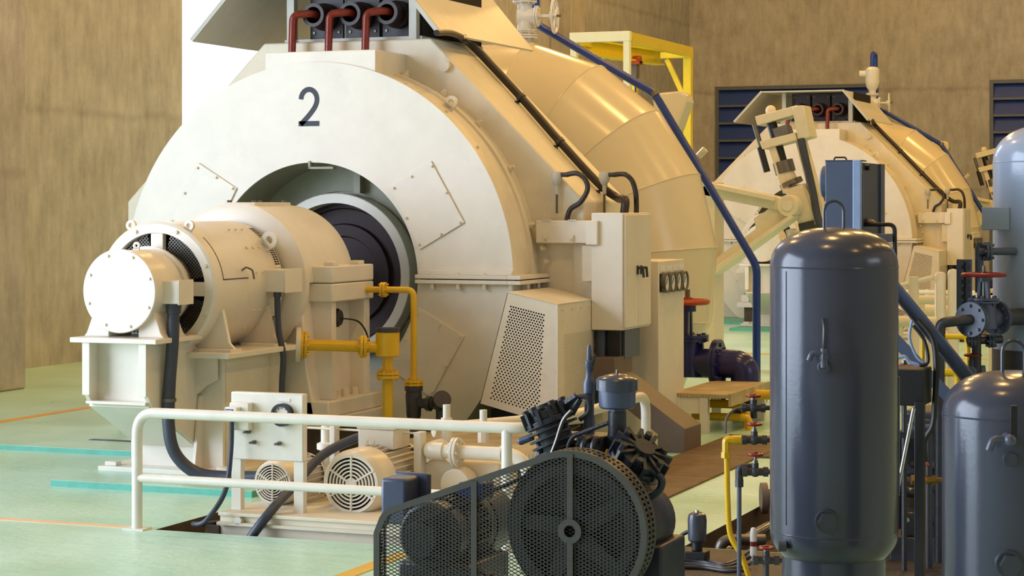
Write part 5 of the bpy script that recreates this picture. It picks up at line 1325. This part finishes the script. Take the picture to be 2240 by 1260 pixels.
v4, k4 = small_valve(1676, 1225, 8.6, 1198, 'small valve with dark red handwheel near the floor by the grey tank', wr=.028, wm='red', tail=.1, drop=0)
# floor items between compressor and tank
part('checker_plate', MB().box(-3.35, -1.4, 8.65, 9.56, .001, .01), 'plate_d', floor, .003)
part('painted_line', MB().box(P(790, 1248, Z=0).x-.05, P(790, 1248, Z=0).x+.04, -4, 8.95, 0, .003), 'yellow', floor)
so = P(1525, 1228, Z=.01)
sv_ = thing('solenoid_valve', so, 'grey capped solenoid valve with cable on the dark checker plate', 'solenoid valve')
part('base', MB().box(so.x-.05, so.x+.05, so.y-.04, so.y+.04, .01, .06).cyl((so.x, so.y, .06), (so.x, so.y, .11), .025, n=12), 'black', sv_, .004)
part('cap', MB().lathe([(.034, .10), (.042, .11), (.044, .20), (.040, .225), (.025, .235), (.001, .236)], so-V((0,0,.01)), (0,0,1), 24), 'tank', sv_)
part('nut', MB().cyl((so.x, so.y, .22), (so.x, so.y, .245), .009, n=6), 'steel', sv_)
part('cable', MB().tube(spline([(so.x-.03, so.y, .15), (so.x-.08, so.y, .12), (so.x-.12, so.y-.02, .05), (so.x-.2, so.y-.03, .025), (so.x-.36, so.y-.05, .022)]), .009, 8), 'black', sv_)
for k in range(4):
    pts = [P(1430, 1222+k*7, Z=.02), P(1490, 1220+k*7, Z=.02), P(1540, 1224+k*6, Z=.02), P(1590, 1234+k*5, Z=.02), P(1640, 1205+k*14, Z=.03)]
    single('floor_cable', MB().tube(spline(pts), .0095, 8), 'black' if k % 2 else 'hose', pts[2], ('black cable lying farthest back on the checker plate', 'dark cable second from the back on the checker plate', 'black cable third from the back on the checker plate', 'dark cable nearest the viewer on the checker plate')[k], 'cable', group='cables on the checker plate')
# piping in the right-hand pit
pe_ = P(1575, 1190, Y=9.75)
be2 = thing('pit_elbow', (pe_.x, pe_.y, pe_.z), 'worn steel elbow pipe in the pit left of the grey tank', 'pipe')
part('elbow', MB().tube([pe_-V((0,0,.1)), pe_+V((0,0,.02)), pe_+RV*.22+V((0,0,.02))], .028, 14, .06), 'dsteel', be2)
part('flange', MB().cyl(pe_+RV*.08+V((0,0,.02)), pe_+RV*.10+V((0,0,.02)), .042, n=16), 'dsteel', be2)
q = P(1672, 1090, Y=11.0)
pf = thing('pit_flanged_pipe', (q.x, q.y, q.z), 'short brown flanged pipe at the pit edge beside the grey tank', 'pipe')
part('pipe', MB().cyl(q, q+RV*.5, .05, n=18), 'brown', pf); part('flange', MB().cyl(q-RV*.02, q+RV*.015, .085, n=22), 'brown', pf)
q0, q1 = P(1560, 1225, Y=9.7), P(1690, 1150, Y=10.6)
single('pit_pipe', MB().tube([q0, q1, q1+V((1.2, .3, 0))], .035, 14, .1), 'tank', q0, 'grey pipe lying across the right-hand pit', 'pipe')
q = P(1648, 1185, Y=9.3); cn = thing('spray_can', (q.x, q.y, 0), 'slim white can with red print among the pipes by the grey tank', 'can')
part('body', MB().lathe([(.001, 0), (.016, 0), (.016, q.z+.04), (.012, q.z+.06), (.008, q.z+.065), (.001, q.z+.066)], (q.x, q.y, 0), (0,0,1), 16), 'dial', cn)
part('print', MB().ring((q.x, q.y, q.z-.02), (0,0,1), .0158, .0164, 0, .022, 16), 'red', cn)

# ================================================================== TALL BLUE-GREY CABINET behind the tank
YT = 9.4
tc_ = thing('machine_cabinet', (P(1840, 600, Y=YT).x, YT, 0), 'tall blue-grey open-sided cabinet standing behind the centre tank', 'cabinet')
xa, xb = P(1805, 400, Y=YT).x, P(1866, 400, Y=YT).x; xe = P(1884, 400, Y=YT).x; zt_ = P(1840, 350, Y=YT).z
part('front_panel', MB().box(xa, xb, YT, YT+.02, .05, zt_), 'bluegrey', tc_, .004)
part('corner_strip', MB().box(xb, xe, YT-.012, YT+.02, .05, zt_), 'edge', tc_, .004)
yk = P(1884, 400, X=xe).y; ye_ = P(1931, 400, X=xe-.012).y; zk = P(1910, 357, X=xe).z
part('inner_panel', MB().box(xe-.02, xe-.012, YT+.02, ye_, .05, zk), 'hose', tc_, .002)
part('inner_rib', MB().box(xe-.012, xe-.002, ye_-.09, ye_, .05, zk), 'bluegrey', tc_)
part('inner_rib', MB().box(xe-.012, xe-.006, YT+.06, YT+.08, .05, zk-.05), 'bluegrey', tc_)
part('knob', MB().cyl(P(1893, 366, X=xe-.012), P(1893, 366, X=xe-.012)+V((.02,0,0)), .014, n=12), 'black', tc_)
part('knob', MB().lathe([(.001, .02), (.03, .012), (.045, 0)], P(1897, 487, X=xe), (0,0,1), 18), 'black', tc_)
part('side_sheet', MB().box(xa, xa+.01, YT+.02, YT+.40, .05, zt_), 'bluegrey', tc_)
part('top_sheet', MB().box(xa, xe, YT, YT+.12, zt_-.006, zt_), 'bluegrey', tc_)
h0, h1 = P(1824, 350, Y=YT+.03), P(1852, 350, Y=YT+.03)
part('top_handle', MB().tube([h0, h0+V((.006,0,.012)), h1+V((-.006,0,.012)), h1], .004, 8, .005), 'black', tc_)
fo = P(1803, 398, Y=YT+.1)
part('fan_drum', MB().cyl(fo, fo+V((.05,0,0)), .075, n=24), 'grey', tc_)
m = MB()
for k in range(4): m.ring(fo+V((-.006,0,0)), (1,0,0), .015+.017*k, .02+.017*k, 0, .006, 24)
part('fan_grille', m, 'edge', tc_)
part('tray', MB().box(*sorted((xe, P(1942, 516, Y=YT+.1).x)), YT+.05, YT+.28, P(1900, 530, Y=YT+.1).z, P(1900, 512, Y=YT+.1).z), 'bluegrey', tc_)
part('conduit', MB().tube([P(1887, 491, Y=YT+.1), P(1957, 491, Y=YT+.1), P(1959, 640, Y=YT+.1)], .010, 10, .03), 'black', tc_)

# ================================================================== RIGHT-HAND PIPEWORK
def bar_px(m, a, b, Y, w, d): return m.bar(P(*a, Y=Y), P(*b, Y=Y), d, w, (0,1,0)) if False else m.bar(P(*a, Y=Y), P(*b, Y=Y), w, d, (0,1,0))
db = thing('diagonal_channel', P(2030, 730, Y=9.0), 'blue-grey steel channel slanting down behind the right-hand tanks', 'brace')
part('web', bar_px(MB(), (1900, 561), (2310, 1062), 9.0, .055, .012), 'bluegrey', db)
for s_ in (-10, 10): part('flange', bar_px(MB(), (1900-s_, 561+s_*.8), (2310-s_, 1062+s_*.8), 8.985, .006, .03), 'grey', db)
dp = thing('gusset_frame', P(2010, 790, Y=9.2), 'grey slanting gusset plate behind the black box', 'brace')
part('plate', bar_px(MB(), (1945, 728), (2275, 1083), 9.2, .05, .02), 'bluegrey', dp)
bb = P(1990, 848, Y=8.75); kz = (-ST*bb.x+CT*bb.y)/F
bx_ = thing('black_equipment_box', (bb.x, bb.y, bb.z-40*kz), 'black equipment box on a black channel post between the grey tanks', 'box')
part('box', MB().box(bb.x-45*kz, bb.x+30*kz, 8.75, 8.95, bb.z-40*kz, bb.z+40*kz), 'black', bx_, .006)
part('post', MB().box(bb.x+13*kz, bb.x+33*kz, 8.72, 8.76, 0, bb.z-30*kz), 'black', bx_, .002)
part('arm', MB().box(bb.x-45*kz, bb.x+14*kz, 8.73, 8.75, bb.z-110*kz, bb.z-97*kz), 'black', bx_)
for px in (1975, 2008): part('base_foot', MB().box(P(px, 1200, Y=8.75).x-.03, P(px, 1200, Y=8.75).x+.03, 8.70, 8.80, 0, .02), 'black', bx_)
cr0, cr1 = P(1999, 893, Y=8.68), P(1952, 1130, Y=8.68)
single('chrome_rod', MB().cyl(cr0, cr1, .0085, n=12), 'steel', cr1, 'bright chrome rod leaning beside the black channel post', 'rod')
for k, pts in enumerate(([(2010, 700), (2040, 740), (2048, 800), (2045, 880), (2040, 930), (2022, 965), (2024, 1010)], [(1998, 712), (2022, 745), (2030, 790), (2012, 800)], [(1995, 700), (1990, 740), (2005, 780), (2022, 796), (2010, 806)])):
    pp_ = [P(a, b, Y=8.9+.02*k) for a, b in pts]
    single('hanging_cable', MB().tube(spline(pp_), (.013, .008, .006)[k], 8), ('black', 'black', 'edge')[k], pp_[-1], ('thick black cable hanging in a loop between the grey tanks', 'thin black cable loop above the black box', 'pale grey cable looping onto the black box')[k], 'cable')
pts = [P(a, b, Y=9.0) for a, b in [(1958, 785), (1978, 780), (1990, 792), (2010, 800), (2018, 812)]]
single('hanging_cable', MB().tube(spline(pts), .008, 8), 'edge', pts[-1], 'pale grey cable bending over the black box top', 'cable')
small_valve(1978, 812, 9.3, 800, 'small red-wheeled valve just above the black box', wr=.025, drop=-.22)
# main gate valve with its elbow
YV = 9.75
gvt = gate_valve('header_gate_valve', P(2152, 697, Y=YV), (.45, 1, 0), (0,0,1), .049, 'bluegrey', 'red', 'blue-grey flanged gate valve with red handwheel in front of the pale tank', wf=1.15)
gvt_c = P(2152, 697, Y=YV)
pd_ = V((.45, 1, 0)).normalized()
hp_ = thing('header_pipe', P(2056, 860, Y=YV-.1), 'dark grey pipe bending down from the gate valve flange', 'pipe')
st_ = gvt_c-pd_*.11
part('pipe', MB().tube([st_, P(2085, 703, Y=YV-.16), P(2057, 706, Y=YV-.16), P(2055, 760, Y=YV-.16), V((P(2055, 900, Y=YV-.16).x, YV-.16, .0))], .024, 16, .06), 'castgrey', hp_)
part('back_pipe', MB().cyl(gvt_c+pd_*.08, gvt_c+pd_*.42+V((.06,0,0)), .04, n=18), 'castgrey', hp_)
lv = thing('level_gauge', P(2108, 680, Y=9.9), 'dark blue-grey level gauge block with a column of bolts', 'gauge')
x0, x1 = P(2092, 600, Y=9.9).x, P(2124, 600, Y=9.9).x; z0, z1 = P(2100, 682, Y=9.9).z, P(2100, 567, Y=9.9).z
part('block', MB().box(x0, x1, 9.9, 9.94, z0, z1), 'bluegrey', lv, .004)
part('sight_strip', MB().box((x0+x1)/2-.008, (x0+x1)/2+.008, 9.895, 9.9, z0+.01, z1-.01), 'black', lv)
for k in range(7):
    for dx in (-.0, .03): part('bolt', MB().bolt(((x0+x1)/2+dx-.004, 9.895, z0+.02+k*(z1-z0-.04)/6), (0,-1,0), .009, .014), 'grey', lv)
rp = thing('gauge_riser', P(2142, 615, Y=9.95), 'blue-grey capped riser pipe with round flange joined to the pale tank', 'pipe')
x_ = P(2142, 580, Y=9.95)
part('pipe', MB().cyl((x_.x, 9.95, P(2142, 640, Y=9.95).z), (x_.x, 9.95, P(2142, 538, Y=9.95).z), .020, n=16).cyl((x_.x, 9.95, P(2142, 538, Y=9.95).z), (x_.x, 9.95, P(2142, 530, Y=9.95).z), .012, n=8), 'bluegrey', rp)
m = MB(); fa = P(2160, 550, Y=9.95); flange(m, fa, (1,.5,0), .044, .014, 6, .008); part('flange', m, 'bluegrey', rp)
part('stub', MB().cyl(fa-V((.04,.02,0)), fa+V((.12,.06,0)), .018, n=12), 'bluegrey', rp)
small_valve(2128, 812, 9.9, 777, 'blue-grey valve with flat red handwheel beneath the header gate valve', wr=.036, mat='bluegrey', r=.024)
q = P(2135, 745, Y=9.9)
tw = thing('pipe_tee', q, 'blue-grey flanged pipe tee under the header gate valve', 'pipe')
m = MB(); flange(m, P(2128, 745, Y=9.9), (1,.3,0), .034, .012, 6, .007); part('flange', m, 'bluegrey', tw)
m = MB(); flange(m, P(2168, 745, Y=9.95), (1,.3,0), .034, .012, 6, .007); part('flange', m, 'bluegrey', tw)
part('run', MB().cyl(P(2118, 745, Y=9.88), P(2190, 742, Y=10.0), .02, n=14).cyl(P(2136, 720, Y=9.9), (P(2136, 745, Y=9.9).x, 9.9, 0), .022, n=14), 'castgrey', tw)
for k, (pts, r_, lb) in enumerate((
    ([(2055, 735), (2115, 737), (2117, 758)], .014, 'yellow pipe joining the header tee behind the right-hand tanks'),
    ([(2040, 815), (2095, 815), (2097, 880)], .020, 'thicker yellow pipe low behind the right-hand tanks'),
    ([(2018, 700), (2018, 830)], .012, 'upright yellow pipe behind the loop of black cable'))):
    pp_ = [P(a, b, Y=10.6) for a, b in pts]; pp_.append(V((pp_[-1].x, 10.6, -.2)))
    single('yellow_pipe', MB().tube(pp_, r_, 12, .03), 'yellow', pp_[-1], lb, 'pipe', group='yellow pipes behind the tanks')
# low machinery seen between the two tanks
q = P(1988, 1146, Y=9.6); kz = (-ST*q.x+CT*q.y)/F
pm = thing('feed_pump', (q.x, q.y, -.22), 'grey pump block with motor standing low between the two dark tanks', 'pump')
part('block', MB().box(q.x-18*kz, q.x+16*kz, 9.6, 9.75, q.z-28*kz, q.z+25*kz), 'tank', pm, .006)
part('base', MB().box(q.x-40*kz, q.x+60*kz, 9.58, 9.85, -.22, q.z-28*kz), 'grey', pm, .006)
part('pump_barrel', MB().cyl((q.x+.02, 9.7, q.z+.02), (q.x+.3, 9.8, q.z+.02), .06, n=20), 'grey', pm)
part('bolt', MB().bolt((q.x-.005, 9.6, q.z+.02), (0,-1,0), .012, .014), 'steel', pm)
q = P(2035, 1060, Y=9.7)
sp_ = thing('suction_pipe', (q.x, q.y, -.22), 'grey elbow pipe with blue-grey collar low between the two dark tanks', 'pipe')
part('pipe', MB().tube([P(1955, 1020, Y=9.7), P(1965, 1065, Y=9.7), P(1990, 1080, Y=9.7), P(2035, 1072, Y=9.7), P(2100, 1060, Y=9.7)], .024, 14, .05), 'tank', sp_)
part('pipe', MB().cyl(P(2035, 1072, Y=9.7), V((P(2035, 1130, Y=9.7).x, 9.7, -.22)), .028, n=16), 'hose', sp_)
small_valve(2020, 1050, 9.3, 1016, 'small valve with orange-red lever wheel low between the tanks', wr=.022, wm='redor', mat='brass', tail=.12, drop=0)
q = P(2032, 960, Y=9.4); single('coolant_pipe', MB().cyl(V((q.x, 9.4, -.22)), P(2032, 945, Y=9.4), .016, n=12), 'hose', (q.x, 9.4, -.22), 'thin blue-grey upright pipe behind the black channel post', 'pipe')
def X_(px, y): return P(px, 900, Y=y).x
dm = thing('recirculation_machine', (X_(2010, 10.3), 10.4, -.22), 'dark brown cast machine block low in the pit between the two dark tanks', 'machine')
za, zb = P(2000, 905, Y=10.2).z, P(2000, 1105, Y=10.2).z
part('casting', MB().box(X_(1930, 10.3), X_(2090, 10.3), 10.3, 10.75, -.22, zb+.12), 'pit', dm, .02)
part('gear_case', MB().box(X_(1975, 10.35), X_(2070, 10.35), 10.35, 10.7, zb+.12, za), 'castgrey', dm, .02)
part('cover', MB().cyl((X_(2020, 10.3), 10.3, (za+zb)/2+.06), (X_(2020, 10.3), 10.36, (za+zb)/2+.06), .13, n=24), 'castgrey', dm, .006)
for k in range(6):
    t = k*PI/3; part('bolt', MB().bolt((X_(2020, 10.3)+.105*math.cos(t), 10.3, (za+zb)/2+.06+.105*math.sin(t)), (0,-1,0), .012, .014), 'dsteel', dm)
part('oil_pipe', MB().tube([(X_(1965, 10.25), 10.25, -.2), (X_(1965, 10.25), 10.25, za-.1), (X_(2060, 10.25), 10.25, za-.06)], .018, 12, .05), 'hose', dm)
# two white posts and cream pipes of the far pit
for k, (px, py) in enumerate(((2057, 594), (2085, 588))):
    yy = 17.0; p_ = P(px, py, Y=yy)
    t_ = thing('rail_post', (p_.x, yy, 0), ('white round-topped post left of the level gauge', 'white round-topped post directly behind the level gauge')[k], 'post')
    part('post', MB().lathe([(.045, 0), (.045, p_.z-.03), (.035, p_.z-.008), (.001, p_.z)], (p_.x, yy, 0), (0,0,1), 18), 'rail', t_); part('foot_plate', MB().box(p_.x-.09, p_.x+.09, yy-.09, yy+.09, 0, .012), 'rail', t_)
pL = P(1960, 628, Y=17.0); pR_ = P(2055, 607, Y=17.0)
t_ = thing('sloping_rail', (pL.x, 17.0, 0), 'white sloping rail running to the round-topped post', 'railing')
part('bar', MB().cyl(pL, pR_-V((.05,0,0)), .022, n=10), 'rail', t_)
part('post', MB().cyl((P(1998, 610, Y=17).x, 17.0, 0), P(1998, 605, Y=17.0), .045, n=14), 'cream_soft', t_)
for k, (a, b, r_) in enumerate((((1985, 656), (2200, 656), .04), ((1955, 703), (2050, 705), .045), ((2000, 680), (2200, 682), .05))):
    yy = (18.0, 16.5, 18.5)[k]
    pa, pb2 = P(*a, Y=yy), P(*b, Y=yy)
    t_ = thing('cream_header', (pa.x, yy, 0), ('upper cream horizontal pipe behind the white posts', 'lowest cream horizontal pipe right of the centre tank', 'middle cream horizontal pipe behind the white posts')[k], 'pipe', group='cream pipes behind the posts')
    part('pipe', MB().cyl(pa, pb2, r_, n=14), 'cream_soft', t_)
    for u in (.15, .85):
        s_ = lerp(pa, pb2, u); part('support', MB().cyl((s_.x, yy, 0), s_, .025, n=8), 'cream_soft', t_)
# ================================================================== FAR MACHINE
OFF = V((-.30, 15.95, 0))
for o, lab in UNIT:
    c = copy_tree(o, None, GENSKIP); c.location = V(o.location)+OFF; c['label'] = lab
